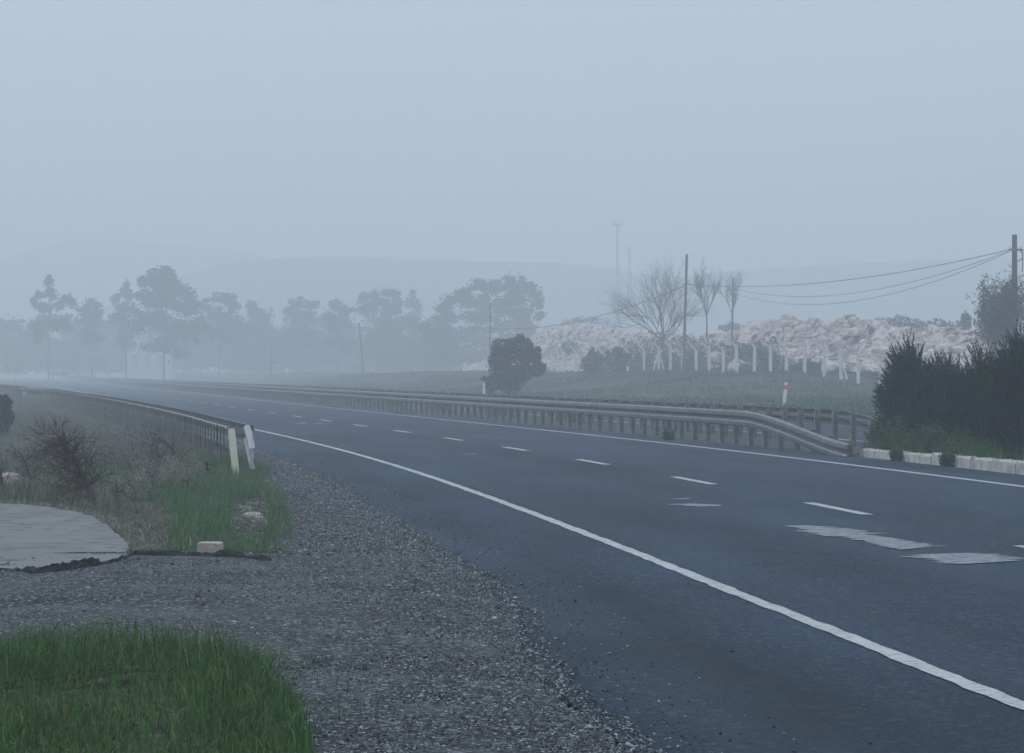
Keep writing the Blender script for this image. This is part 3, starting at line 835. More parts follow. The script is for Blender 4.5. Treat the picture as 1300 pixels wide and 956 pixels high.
# trees in the fog, left to right
fog_tree('pine_tree', 62, 415, [(62,358,7,9),(66,372,9,9),(50,374,7,6),(44,384,6,7),(58,390,14,9),(74,386,10,8),(86,380,7,8),(92,384,6,8),(60,410,20,14),(80,412,16,14),(48,420,14,16)],
         'slim ragged tree at the far left of the foggy tree line', .40, .8)
fog_tree('round_tree', 116, 430, [(116,384,9,7),(108,392,10,9),(124,394,10,9),(114,408,17,14),(116,428,20,16)], 'low rounded tree between the two tall trees in the fog', .42, .9)
fog_tree('pine_tree', 160, 425, [(160,361,5,7),(156,372,8,7),(166,376,8,8),(147,380,7,7),(158,392,15,10),(150,404,16,12),(168,410,16,14),(156,428,20,16)], 'small pointed tree leaning on the tallest foggy tree', .4, .85)
fog_tree('stone_pine', 208, 395, [(200,348,13,9),(211,345,10,7),(192,356,12,9),(216,356,12,9),(180,358,6,8),(205,366,25,12),(228,366,12,10),(240,374,10,9),(186,378,14,12),(210,388,36,16),(240,392,17,16),(182,404,24,18),(216,414,34,20),(246,418,20,20),(206,438,40,18)],
         'tallest broad crowned tree in the fog on the left', .42, 1.1, trunk=.2)
fog_tree('round_tree', 277, 430, [(277,380,13,9),(262,388,11,9),(290,378,9,7),(296,388,10,9),(278,400,25,14),(270,424,26,18),(298,420,18,18)], 'pale bushy tree just past the tallest foggy tree', .4, .8)
fog_tree('round_tree', 326, 450, [(318,388,7,8),(324,398,12,11),(338,400,12,10),(328,420,22,16)], 'faint low tree in the densest fog', .4, .7)
fog_tree('round_tree', 384, 440, [(380,384,13,9),(394,388,11,8),(370,394,10,10),(384,404,22,14),(386,428,26,18)], 'faint rounded tree left of the dark clump', .4, .8)
fog_tree('round_tree', 428, 430, [(426,388,10,8),(438,394,10,9),(418,400,10,10),(430,412,20,16),(432,436,24,16)], 'faint low tree touching the dark clump in the fog', .4, .8)
fog_tree('oak_tree', 482, 430, [(482,455,38,22),(462,378,11,8),(474,374,10,7),(494,371,13,8),(503,376,8,9),(484,384,24,11),(462,392,13,12),(500,392,14,12),(482,408,32,18),(478,432,34,20)],
         'dark flat topped tree in the middle of the fog', .36, 1.0)
fog_tree('poplar_tree', 524, 450, [(524,374,6,8),(520,386,9,9),(530,390,8,10),(522,404,14,12),(526,428,18,18)], 'thin see through tree beside the big rounded tree', .34, .5)
fog_tree('oak_tree', 632, 385, [(600,452,52,24),(655,450,42,24),(560,450,30,22),(607,361,13,10),(652,358,15,11),(664,364,14,11),(630,366,18,10),(680,372,10,9),(682,384,9,12),(588,374,14,9),(572,380,13,9),(562,392,14,10),(600,382,26,14),(650,380,34,16),(568,408,22,14),(620,402,46,20),(668,402,22,18),(600,426,50,20),(654,424,36,20),(562,430,26,18),(550,420,16,12)],
         'big dark rounded tree above the dense roadside bush', .38, 1.25, trunk=.2)
for i, (px, d, w, lab) in enumerate([(q[0], q[1] - 5 + (q[0] * 7) % 50, 46, q[3]) for q in [(20, 470, 30, 'faint low scrub at the extreme left of the tree line'), (350, 470, 30, 'faint scrub low down behind the lone leaning pole'), (68, 480, 34, 'faint scrub in front of the smaller pale building\'s trees'), (140, 490, 34, 'faint scrub between the two pale buildings'), (235, 480, 36, 'faint scrub right of the larger pale building'), (296, 485, 34, 'faint scrub under the pale bushy tree'), (405, 480, 36, 'faint scrub under the two faint low trees'), (455, 455, 26, 'faint scrub below the dark flat topped tree'), (530, 420, 30, 'faint scrub at the foot of the thin tree')]]):
    fog_tree('scrub_tree', px, d, [(px - w*.2, 408 + (px*7) % 19, w*.5, 12), (px + w*.4, 414 + (px*5) % 17, w*.45, 12), (px - w*.6, 416 + (px*3) % 15, w*.4, 12), (px - w*.8, 432, w*.7, 13), (px + w*.9, 434, w*.7, 12), (px, 446, w*1.1, 20), (px - w*.7, 452, w*.8, 18), (px + w*.7, 452, w*.8, 18), (px, 462, w*1.2, 14)], lab, .5, 1.5)

# ------------------------------------------------------------------ pale buildings half lost in the fog
def shed(px0, px1, py, d, label):
    x0, x1 = at(px0, d), at(px1, d); xm = (x0 + x1) / 2; z0 = ground_z(xm, d); zt = zat(py, d); w = x1 - x0
    r = thing('building', (xm, d, z0), label, 'building', 'pale buildings lost in the fog')
    mb = MB(); mb.box((xm, d + 3, (z0 - .3 + zt) / 2), (w, 6, zt - z0 + .3)); obj('wall', mb, M['render'], r)
    mb = MB(); mb.box((xm, d + 3, zt + .1), (w + .5, 6.5, .2)); obj('roof', mb, M['roof'], r)
    for q in (.22, .5, .78):
        mb = MB(); mb.box((x0 + w*q, d - .02, z0 + (zt - z0)*.42), (w*.13, .06, (zt - z0)*.26)); obj('window', mb, M['glass'], r)
shed(160, 215, 425, 580, 'larger pale flat roofed building under the tallest foggy tree')
shed(78, 116, 432, 600, 'smaller pale flat roofed building at the left in the fog')

# ------------------------------------------------------------------ hills
def hill(pts, d, depth, label, seed):
    xs = np.linspace(pts[0][0], pts[-1][0], 260)
    top = np.interp(xs, [p[0] for p in pts], [p[1] for p in pts]) + .8 * fbm(xs / 14, seed) + .8 * fbm(xs / 3.0, seed + 4)
    rows = []
    for t in np.linspace(-1, 1, 15):
        h = (np.cos(t * PI) + 1) / 2
        dd_ = d + t * depth
        rows.append(np.column_stack([(xs - 650) / F * d * (1 + .0 * t), np.full(len(xs), dd_) + 6 * fbm(xs / 40, t * 2 + seed), -2 + (zat(top, d) + 2) * h * (1 + .05 * fbm(xs / 9, t * 4 + seed) * (abs(t) > .05))]))
    V = np.stack(rows, 0).reshape(-1, 3); n = len(xs)
    mb = MB(); mb.add(V, [(i*n+j, i*n+j+1, (i+1)*n+j+1, (i+1)*n+j) for i in range(14) for j in range(n-1)])
    tag(obj('hill', mb, M['hill'], smooth=True), label, kind='structure')
hill([(-900,440),(-300,400),(-60,350),(60,312),(90,306),(150,305),(230,312),(300,318),(420,345),(600,420),(700,470)], 1560, 200, 'faint higher hill behind the trees on the left', 2.0)
hill([(0,470),(120,400),(220,352),(300,331),(370,328),(440,326),(520,329),(620,332),(700,333),(740,337),(800,345),(900,362),(1000,378),(1150,400),(1400,440)], 1120, 160, 'faint long wooded ridge behind the fog', 5.0)
hill([(560,470),(700,400),(800,358),(900,346),(1020,338),(1120,332),(1250,328),(1400,326),(1700,340),(2100,400)], 1200, 160, 'faint low hill on the right behind the power line', 9.0)

# ------------------------------------------------------------------ masts on the ridge
def mast(px, d, top, bot, w, label, head):
    x = at(px, d); z0, z1 = zat(bot, d), zat(top, d)
    r = thing('lattice_mast', (x, d, z0 - 6), label, 'mast', 'masts on the ridge')
    mb = MB(); n = 16
    for sx, sy in ((-1, -1), (1, -1), (1, 1), (-1, 1)):
        mb.tube([(x + sx*w*.6, d + sy*w*.6, z0 - 6), (x + sx*w*.3, d + sy*w*.3, z1)], .075, 4)
    for i in range(n):
        a, b = z0 + (z1 - z0) * i / n, z0 + (z1 - z0) * (i + 1) / n
        ha, hb = w * (.55 - .25*i/n), w * (.55 - .25*(i+1)/n); sg = 1 if i % 2 else -1
        mb.tube([(x - sg*ha, d - ha, a), (x + sg*hb, d - hb, b)], .05, 4)
        mb.tube([(x - sg*ha, d + ha, a), (x + sg*hb, d + hb, b)], .05, 4)
    obj('tower', mb, M['steel'], r)
    if head:
        mb = MB(); mb.box((x, d, z1 - .2), (w*3.2, w*1.4, .22)); mb.box((x - w*1.3, d, z1 + .2), (.2, .2, .9)); mb.box((x + w*1.3, d, z1 + .2), (.2, .2, .9)); mb.tube([(x, d, z1), (x, d, z1 + 1.0)], .05, 4)
        obj('antenna_head', mb, M['steel'], r)
mast(784, 700, 284, 352, .6, 'taller thin mast on the foggy ridge, with a crossbar on top', True)
mast(799, 760, 312, 352, .5, 'shorter fainter mast just right of the taller mast', False)

# ------------------------------------------------------------------ spoil heap behind the fence
sil = [(632,472),(650,458),(670,436),(690,416),(715,409),(740,411),(770,414),(790,417),(820,420),(850,428),(880,428),(905,424),(930,424),(948,414),(968,407),(990,403),(1012,402),(1030,403),(1048,408),(1062,409),(1080,407),(1095,408),(1110,406),(1130,413),(1150,419),(1175,418),(1200,416),(1222,418),(1234,426),(1245,438),(1262,462)]
u = np.linspace(632, 1270, 520)
dm = np.array([along(55, q) for q in u])
crest = zat(np.interp(u, [s_[0] for s_ in sil], [s_[1] for s_ in sil]), dm)
crest = np.maximum(crest, 1.2)
rows = []
for t in np.linspace(-1, 1, 64):
    w = 7.6
    prof = max(0, 1 - abs(t)**1.35) if t < 0 else max(0, 1 - abs(t)**1.8)
    yy = dm; oo_ = 55 + t * w
    # distance grows away from the road, at right angles to it
    X = E(yy) + oo_; Y = yy + .166 * t * w
    g = terrain(X, Y) - .3
    rid = np.abs(fbm(X / 3.2, Y / 3.6, 1.5)) * 2.6 + .9 * np.abs(fbm(X / 1.1, Y / 1.3, 4.0)) + .22 * fbm(X / .35, Y / .4)
    z = g + (crest - g) * prof * (1 - .36 * rid * (1 - .75 * math.exp(-(t / .12)**2))) + .55 * (prof > 0) * (fbm(X / 1.3, Y / 1.5, 8.0)) + .28 * (prof > 0) * fbm(X / .4, Y / .45, 2.0)
    rows.append(np.column_stack([X, Y, z]))
V = np.stack(rows, 0).reshape(-1, 3); n = len(u)
mb = MB(); mb.add(V, [(i*n+j, i*n+j+1, (i+1)*n+j+1, (i+1)*n+j) for i in range(63) for j in range(n-1)])
tag(obj('rubble_heap', mb, M['rubble']), 'long heap of pinkish white rock and earth behind the concrete fence', 'rubble heap')
HV = np.stack(rows, 0)
HP = np.stack([650 + F * HV[..., 0] / HV[..., 1], H0 + F * (CZ - HV[..., 2]) / HV[..., 1]], -1)
def on_heap(px, py):
    q = ((HP[:36] - [px, py])**2).sum(-1)
    i = np.unravel_index(np.argmin(q), q.shape)
    return HV[i]
# loose blocks on its slope, one object: too many to count
mb = MB()
for i in range(700):
    r_, c_ = random.randint(2, 34), random.randint(8, n - 9)
    p = HV[r_, c_]; s_ = random.choice([.2, .25, .3, .35, .45, .6, .9]) * random.uniform(.7, 1.3)
    q = rock_mb((p[0], p[1], p[2] + s_*.12), (s_, s_, s_*.7), i * .37, 1, .5)
    mb.add(q.v[0], q.f)
tag(obj('rubble', mb, M['boulder']), 'loose pale blocks strewn over the heap', 'rubble', kind='stuff')
for px, py, d, s_, lab in [(912,455,0,1.0,'large pale boulder low on the heap, behind the fence'), (1018,420,0,.9,'pale angular boulder on the brightest part of the heap'), (1055,430,0,.8,'round pale boulder under the crest of the heap'),
                           (940,468,0,1.3,'flat pale boulder at the foot of the fence posts'), (1053,470,0,1.1,'pinkish upright boulder behind the braced fence post')]:
    hp_ = on_heap(px, py)
    d = along(45.2, px) if py > 450 else hp_[1]
    x = at(px, d)
    tag(obj('boulder', rock_mb((x, d, zat(py, d)), (s_*1.3, s_, s_*.9), px * .01, 3, .4), M['boulder']), lab, 'boulder', 'boulders of the heap')

# ------------------------------------------------------------------ concrete post fence
fpx = [700, 708, 716, 731, 747, 763, 780, 797, 817.5, 836, 851, 866.5, 884, 900.5, 918, 935, 957.5, 978.5, 998.5, 1021.5, 1046, 1068, 1090, 1118, 1147, 1180]
fl = [473]*2 + [471]*2 + [472]*3 + [473, 471.5, 470, 468.5, 470.5, 474, 474.5, 475.5, 472, 473, 474.6, 478.5, 470.3, 474, 481, 486, 495, 498, 502]
p0 = along(43, 1118)
fence = thing('concrete_fence', (E(p0) + 43, p0, ground_z(E(p0) + 43, p0)), 'row of pale concrete fence posts with bent tops along the grass bank', 'fence')
tops = []
for i, (px, py) in enumerate(zip(fpx, fl)):
    d = along(43, px); x = at(px, d); zb = zat(py, d)
    t = Sl(d); nb = -np.array([1, -t]) / math.hypot(1, t)       # towards the road
    hv = 1.62 + random.uniform(-.05, .05); w = .19; ln_ = random.uniform(-.04, .04)
    mb = MB()
    a = np.array([x, d, zb - .5]); b = np.array([x + ln_, d, zb + hv]); c = b + np.array([nb[0]*.5, nb[1]*.5, .46])
    V = []
    for p, hw in ((a, w/2), (b, w/2), (c, w*.46)):
        for sx, sy in ((-1,-1),(1,-1),(1,1),(-1,1)):
            V.append((p[0] + sx*hw, p[1] + sy*hw, p[2]))
    mb.add(V, [(r*4+j, r*4+(j+1) % 4, (r+1)*4+(j+1) % 4, (r+1)*4+j) for r in range(2) for j in range(4)] + [(8,9,10,11)])
    po = obj('post', mb, M['fence'], fence)
    if px in (836, 1068):
        for sg in ((-1, 1) if px == 836 else (1,)):
            br = MB(); e = along(43, px + sg * 8)
            br.tube([(x, d - .05, zb + 1.25), (at(px + sg*8, d), d - .2, zb - .25)], .06, 4)
            obj('brace', br, M['fence'], fence)
    tops.append((a, b, c))
for frac, k_ in ((.35, 0), (.65, 0), (.96, 0), (.5, 1), (.95, 1)):
    P = [(a + (b - a) * (.25 + .75*frac) if k_ == 0 else b + (c - b) * frac) for a, b, c in tops]
    mb = MB(); mb.tube(P, .012, 4); obj('wire', mb, M['wire'], fence)

# ------------------------------------------------------------------ poles and cables
def pole(px, d, top, r0, lean, label, style):
    x = at(px, d); zb = ground_z(x, d); zt = zat(top, d)
    r = thing('utility_pole', (x, d, zb), label, 'utility pole', 'wooden poles of the overhead line')
    h = zt - zb
    mb = MB(); q = np.linspace(0, 1, 9)
    mb.tube(np.column_stack([x + lean*h*(q - 1) , d + 0*q, zb - .3 + (h + .3)*q]), r0 * (1.15 - .35*q), 10); obj('shaft', mb, M['wood'], r)
    if style:
        za = zt - style
        mb = MB(); mb.box((x, d - r0 - .04, za), (.62, .07, .09)); obj('bracket', mb, M['steel'], r)
        for sx in (-.26, .26):
            mb = MB(); mb.tube([(x + sx, d - r0 - .04, za + .045), (x + sx, d - r0 - .04, za + .12), (x + sx, d - r0 - .04, za + .17)], [.03, .055, .03], 8); obj('insulator', mb, M['white'], r)
        if px > 1200:
            mb = MB(); a = np.linspace(0, 2*PI*2, 40)
            mb.tube(np.column_stack([x + .2*np.cos(a) + .14, np.full(40, d - r0 - .07) - .002*np.arange(40), za - .28 + .26*np.sin(a)]), .022, 5); obj('cable_coil', mb, M['cable'], r)
            mb = MB(); mb.tube([(x + .34, d - r0 - .04, za), (x + .36, d - r0 - .05, za - .5), (x + .33, d - r0 - .05, za - 1.05)], .02, 5); obj('loose_cable', mb, M['cable'], r)
    return x, d, zt
P1 = pole(1288, 150, 298, .15, 0, 'nearest thick wooden pole with a cable coil, behind the conifer hedge', .72)
P2 = pole(872, 222, 323, .105, .03, 'tall bare wooden pole beside the leafless tree', 2.1)
P3 = pole(622, 300, 385, .10, 0, 'thin pole rising above the dense dark bush', .5)
P4 = pole(456, 390, 410, .15, -.09, 'distant leaning pole alone in the fog', 0)
P5 = pole(345, 430, 440, .09, 0, 'farthest pole, nearly lost in the fog', 0)
P6 = pole(931, 236, 352, .06, .02, 'slender pole among the bare saplings', .9)
def cable(a, b, sag, label, r=.014):
    a, b = np.array(a, float), np.array(b, float)
    t = np.linspace(0, 1, 30)
    P = a + (b - a) * t[:, None]; P[:, 2] -= sag * 4 * t * (1 - t)
    mb = MB(); mb.tube(P, r, 5)
    tag(obj('overhead_cable', mb, M['cable']), label, 'cable', 'cables of the overhead line')
za = zat(318, 150)
cable((at(1282,150), 149.8, zat(317,150)), (at(873,222), 221.8, zat(361,222)), .75, 'upper cable from the nearest pole to the tall bare pole', .018)
cable((at(1281,150), 149.8, zat(318.5,150)), (at(933,236), 235.8, zat(367,236)), 1.25, 'middle cable sagging from the nearest pole towards the saplings')
cable((at(1280,150), 149.8, zat(320,150)), (at(932,236), 235.8, zat(373,236)), 1.55, 'lowest sagging cable between the nearest pole and the saplings')
cable((at(871,222), 221.8, zat(362,222)), (at(622,300), 299.8, zat(417,300)), 1.0, 'cable running from the tall bare pole down into the fog', .03)
cable((at(1293,150), 149.8, zat(316.5,150)), (at(1420,110), 109.8, zat(300,110)), .3, 'cable leaving the nearest pole past the right frame edge', .018)

# ------------------------------------------------------------------ bare trees
def branches(mb, p, dirv, length, rad, depth, spread, up=.25, segs=4):
    pts = [np.array(p, float)]; dv = np.array(dirv, float)
    for i in range(segs):
        dv = dv + RNG.normal(0, .10, 3) + np.array([0, 0, up * .12]); dv /= np.linalg.norm(dv)
        pts.append(pts[-1] + dv * length / segs)
    mb.tube(pts, np.linspace(rad, rad * .55, len(pts)), 5 if depth > 1 else 3, cap=False)
    if depth <= 0: return
    for k in range(random.choice((2, 3, 3)) + (depth > 2)):
        i = random.randint(max(1, segs - 3), segs)
        q = dv + RNG.normal(0, spread, 3); q[2] += up; q /= np.linalg.norm(q)
        branches(mb, pts[i], q, length * random.uniform(.55, .85), rad * .55, depth - 1, spread, up)
def bare_tree(px, d, base_py, stems, label, hgt, spread, depth=5, trunk=0, rad=.048):
    x = at(px, d); zb = zat(base_py, d)
    r = thing('bare_tree', (x, d, zb), label, 'tree', 'leafless trees by the poles')
    tm, bm_ = MB(), MB()
    top = np.array([x, d, zb + trunk])
    if trunk:
        tm.tube([(x, d, zb - .3), (x + .03, d, zb + trunk*.5), top], [rad*1.5, rad*1.2, rad], 7)
    else:
        tm.tube([(x, d, zb - .3), (x, d, zb + .25)], [rad*1.9, rad*1.5], 7); top = np.array([x, d, zb + .2])
    for dx, sc_ in stems:
        v = np.array([dx, random.uniform(-.35, .35), 1.0]); v /= np.linalg.norm(v)
        branches(bm_, top, v, hgt * sc_, rad * .8, depth, spread, .10)
    obj('trunk', tm, M['twig'], r); obj('branches', bm_, M['twig'], r)
bare_tree(842, 224, 436, [(-1.7,1.0),(-1.2,1.1),(-.75,1.1),(-.4,1.1),(-.1,1.15),(.2,1.1),(.5,1.1),(.9,1.05),(1.4,.9)], 'wide leafless tree fanning out beside the tall bare pole', 2.1, .34)
bare_tree(897, 230, 425, [(-.35,.9),(-.05,1.1),(.3,1),(.1,1)], 'upright leafless sapling between the two poles', 1.45, .24, 5, 1.4, .045)
bare_tree(929, 233, 420, [(-.4,.9),(.0,1.1),(.35,.9)], 'faint slender leafless sapling beside the slender pole', 1.35, .24, 5, 1.3, .036)

# ------------------------------------------------------------------ shrubs
def shrub(name, px, d, circles, label, leaf, n_per, mkey, cat='shrub', group=None, stems=True, asp=.5, zb=None):
    x = at(px, d); z = ground_z(x, d) if zb is None else zb
    r = thing(name, (x, d, z), label, cat, group)
    k = d / F; pts = []; cs = []
    for (cx, cy, rx, ry) in circles:
        c = (at(cx, d), d + random.uniform(-.5, .5) * rx * k, zat(cy, d)); cs.append(c)
        pts.append(clump(c, (rx*k*.85, rx*k*.85, ry*k*.85), n_per // 2))
        for _ in range(10):
            u = rdirs(1)[0] * random.uniform(.5, 1.05); q = random.uniform(.14, .36)
            pts.append(clump(np.array(c) + u * np.array([rx, rx, ry]) * k, (rx*k*q, rx*k*q, ry*k*q*1.3), max(6, n_per // 16), .2))
    P = np.concatenate(pts); P = P[P[:, 2] > z - .1]
    obj('foliage', leaves(P, RNG.uniform(.6, 1.4, len(P)) * leaf, .8, asp), M[mkey], r)
    if stems:
        mb = MB()
        for c in cs:
            mb.tube([(x + random.uniform(-.1, .1), d, z - .1), ((x + c[0]) / 2, d, (z + c[2]) / 2), c], [.05, .035, .012], 5, cap=False)
        obj('stem', mb, M['bark'], r)
    return r
shrub('dense_bush', 648, 172, [(640,440,20,14),(660,438,20,14),(676,450,14,14),(634,455,16,16),(655,458,28,18),(636,472,18,16),(662,472,22,14),(628,486,14,12),(646,486,18,11),(684,468,10,10)], 'dense dark bush behind the median rails, under the thin pole', .2, 900, 'bush')
shrub('round_bush', 752, 232, [(752,452,9,8),(745,460,10,10),(760,460,10,10),(752,470,16,10)], 'rounded dark bush in front of the fence, left of its twin', .2, 450, 'bush')
shrub('round_bush', 784, 236, [(784,446,9,8),(776,455,10,10),(792,456,10,10),(784,466,14,10)], 'rounded dark bush at the first clear fence post', .2, 450, 'bush')
for px, py, rx, ry, lab in [(812,452,18,12,'low dark thicket under the leafless tree'), (848,456,14,12,'low thicket at the foot of the tall bare pole'), (880,452,14,12,'low thicket between pole and sapling'), (950,446,14,12,'dark shrub on the heap behind the fence'),
                            (974,452,12,10,'dark low shrub in a dip of the heap'), (1066,448,6,6,'small green shrub on the bright face of the heap'), (1108,440,9,6,'green shrub high on the heap near the hedge'), (725,440,12,9,'grey shrub at the heap\'s far end')]:
    d = along(45.4, px) if py > 449 else on_heap(px, py + ry)[1]
    shrub('low_shrub', px, d, [(px - rx*.4, py, rx*.7, ry), (px + rx*.4, py + 2, rx*.7, ry), (px, py + ry*.7, rx, ry*.8)] + ([(px - rx*.3, py + ry*1.4, rx*1.1, ry), (px + rx*.4, py + ry*1.2, rx*1.1, ry)] if py > 449 else []), lab, .18, 330, 'olive' if py < 449 else 'bush', group='shrubs behind the fence', zb=zat(py + ry*1.3, d) if py < 449 else None)
for px, py, rx, ry, lab in [(1080,405,14,7,'dark scrub on the skyline behind the heap, left clump'), (1145,408,26,9,'dome of dark scrub on the skyline behind the heap'), (1190,411,30,8,'long scrub on the skyline toward the hedge'), (1226,406,7,11,'pointed little conifer on the skyline before the leafy tree'), (745,405,34,5,'faint scrub line above the heap\'s far end'), (930,413,18,5,'faint scrub above the saplings\' feet')]:
    d = along(72, px)
    x = at(px, d)
    r = shrub('scrub', px, d, [(px - rx*.5, py + 3, rx*.6, ry), (px + rx*.5, py + 3, rx*.6, ry*.9), (px, py, rx*.5, ry), (px, py + ry*1.6, rx, ry*1.2), (px - rx*.3, py + ry*3, rx, ry*1.5)], lab, .22, 260, 'olive', group='scrub on the skyline')
_c = []
for q in range(768, 1136, 9):
    hgt_ = np.interp(q, [768, 800, 850, 900, 950, 985, 1010, 1060, 1136], [14, 22, 25, 20, 22, 22, 8, 6, 11]) * random.uniform(.75, 1.12)
    by = np.interp(q, fpx, fl)
    _c.append((q + random.uniform(-3, 3), by - hgt_ * 1.15, 10, hgt_)); _c.append((q, by - 3, 11, 7))
rt = thing('thicket', (at(900, along(45.3, 900)), along(45.3, 900), 1.3), 'continuous dark thicket along the back of the fence posts', 'thicket')
pts = []
for cx_, cy_, rx_, ry_ in _c:
    dd_ = along(45.3, cx_); k_ = dd_ / F
    pts.append(clump((at(cx_, dd_), dd_, zat(cy_, dd_)), (rx_*k_, rx_*k_, ry_*k_), 300, .3))
P = np.concatenate(pts)
obj('foliage', leaves(P, RNG.uniform(.6, 1.4, len(P)) * .17, .8, .5), M['bush'], rt)
# half-leafed small tree round the nearest pole
d = 143; x = at(1268, d)
r = thing('leafy_tree', (x, d, ground_z(x, d)), 'half leafed little tree in front of the nearest wooden pole', 'tree')
bmq = MB(); pts = []
for i in range(60):
    tip = np.array([at(random.gauss(1274, 19), d), d + random.uniform(-1, 1), zat(random.uniform(352, 408), d)])
    b0 = np.array([x + random.uniform(-.2, .2), d, ground_z(x, d) - .1])
    m_ = b0 * .45 + tip * .55 + np.array([0, 0, -.3])
    bmq.tube([b0, m_, tip], [.035, .018, .006], 4, cap=False)
    for q in np.linspace(.4, 1.0, 9):
        c = m_ + (tip - m_) * q
        pts.append(clump(c, (.22, .22, .24), int(9 + 12*q)))
        e = c + RNG.normal(0, .3, 3) + np.array([0, 0, .2]); bmq.tube([c, e], [.012, .004], 3, cap=False)
        pts.append(clump(e, (.12, .12, .14), 8))
obj('branches', bmq, M['twig'], r)
P = np.concatenate(pts); obj('foliage', leaves(P, RNG.uniform(.06, .13, len(P)), .8, .55), M['olive'], r)

# ------------------------------------------------------------------ conifer hedge on the median
def conifer(px, d, w, hgt, label, nshoot, leanx, seedpts):
    d = along(9.72, px)
    x = at(px, d); z = .08
    r = thing('conifer_shrub', (x, d, z), label, 'shrub', 'dark conifers of the median hedge')
    base, dirs, lens = [], [], []
    sm = MB()
    for i in range(nshoot):
        a = random.uniform(0, 2*PI); rr = w * math.sqrt(random.random())
        u = random.random()
        # the outline: full at mid height, ragged on top
        hh = hgt * (1 - .36 * (rr / w)**2) * random.uniform(.80, 1.08)
        zt = z + max(.12, hh * u**.6)
        fl_ = (.75 + .35 * math.sin(PI * min(1, u * .9 + .1)))
        tip = np.array([x + math.cos(a)*rr*fl_, d + math.sin(a)*rr*fl_, zt])
        out_ = np.array([math.cos(a)*rr/w*.9 + leanx, math.sin(a)*rr/w*.9, .35 + 1.0*u])
        out_ = out_ / np.linalg.norm(out_) + RNG.normal(0, .16, 3); out_ /= np.linalg.norm(out_)
        L = random.uniform(.24, .58) * (1 + .25*(u > .8))
        base.append(tip - out_*L); dirs.append(out_); lens.append(L)
        if i % 24 == 0:
            sm.tube([(x + random.uniform(-.08, .08), d, z - .1), (x*.5 + tip[0]*.5, d*.5 + tip[1]*.5, z + .4*(tip[2]-z)), tip - out_*L*.3], [.03, .02, .005], 4, cap=False)
    base, dirs, lens = np.array(base), np.array(dirs), np.array(lens)
    nn = 34
    t = np.tile(np.linspace(.02, 1, nn), (nshoot, 1)) + RNG.uniform(-.015, .015, (nshoot, nn))
    P = base[:, None] + dirs[:, None] * (lens[:, None] * t)[..., None]
    P[..., 2] += .06 * (t**2) * lens[:, None]
    rd = RNG.normal(size=(nshoot, nn, 3)); rd -= (rd * dirs[:, None]).sum(-1, keepdims=True) * dirs[:, None]
    rd /= np.linalg.norm(rd, axis=-1, keepdims=True)
    nd_ = dirs[:, None] * .8 + rd * (1.05 - .75 * t)[..., None]; nd_ /= np.linalg.norm(nd_, axis=-1, keepdims=True)
    Ln = (.035 + .065 * (1 - t)) * RNG.uniform(.7, 1.3, t.shape)
    sd = np.cross(nd_, RNG.normal(size=nd_.shape)); sd /= np.linalg.norm(sd, axis=-1, keepdims=True)
    W = .0085
    V = np.stack([P - sd*W, P + sd*W, P + nd_*Ln[..., None]], 2).reshape(-1, 3, 3)
    mb = MB(); mb.tris(V, 3); obj('foliage', mb, M['juniper'], r)
    obj('stem', sm, M['bark'], r)
conifer(1152, 50.5, .60, 2.16, 'dark conifer at the tip of the median hedge, spiky shoots leaning out', 1500, -.28, 0)
conifer(1198, 49.5, .66, 1.80, 'dark conifer in the middle of the median hedge', 1700, -.10, 1)
conifer(1248, 48.6, .66, 1.92, 'dark conifer third along the median hedge', 1700, -.12, 2)
conifer(1302, 48.2, .74, 2.22, 'tallest dark conifer, cut by the right frame edge', 1900, -.05, 3)
# leafy weeds at its foot
def weeds(px, d, w, hgt, n, label, name='leafy_weed', zb=.1, mkey='weed', leaf=.05):
    if zb: d = along(9.25, px)
    elif px > 1000: d = along(8.72, px)
    x = at(px, d)
    r = thing(name, (x, d, zb), label, 'weed', 'weeds growing along the kerb')
    pts = []; sm = MB()
    for i in range(n):
        a = random.uniform(0, 2*PI); rr = w * math.sqrt(random.random())
        b0 = np.array([x + math.cos(a)*rr*.6, d + math.sin(a)*rr*.6, zb - .03]); h = hgt * (1 - .5*(rr/w)**2) * random.uniform(.6, 1.1)
        tip = np.array([x + math.cos(a)*rr*1.05, d + math.sin(a)*rr*1.05, zb + h])
        sm.tube([b0, (b0 + tip)/2 + [0, 0, .05], tip], [.006, .005, .002], 3, cap=False)
        for q in np.linspace(.15, 1, 8): pts.append(clump(b0 + (tip - b0)*q, (.05, .05, .05), 7))
    P = np.concatenate(pts)
    obj('leaves', leaves(P, RNG.uniform(.5, 1.3, len(P)) * leaf, .7, .6), M[mkey], r); obj('stem', sm, M['weed'], r)
weeds(1120, 53.0, .30, .62, 60, 'leafy green weed at the hedge tip beside the guardrail end')
weeds(1150, 51.0, .42, .66, 90, 'broad green weed spilling over the hedge foot before the first kerb gap')
weeds(1183, 49.6, .40, .58, 80, 'pale green leafy weed above the long kerb stone')
weeds(1222, 48.3, .34, .46, 60, 'low green weed behind the narrow kerb stone')
weeds(1140, 51.4, .14, .25, 34, 'small dark weed filling the first gap between kerb stones', zb=0, leaf=.035)
weeds(1204, 48.55, .15, .28, 40, 'dark weed tuft growing out of the second kerb gap', zb=0, leaf=.035)
weeds(849, 69.0, .14, .28, 20, 'little green weed between the median guardrail posts', zb=0, leaf=.04)

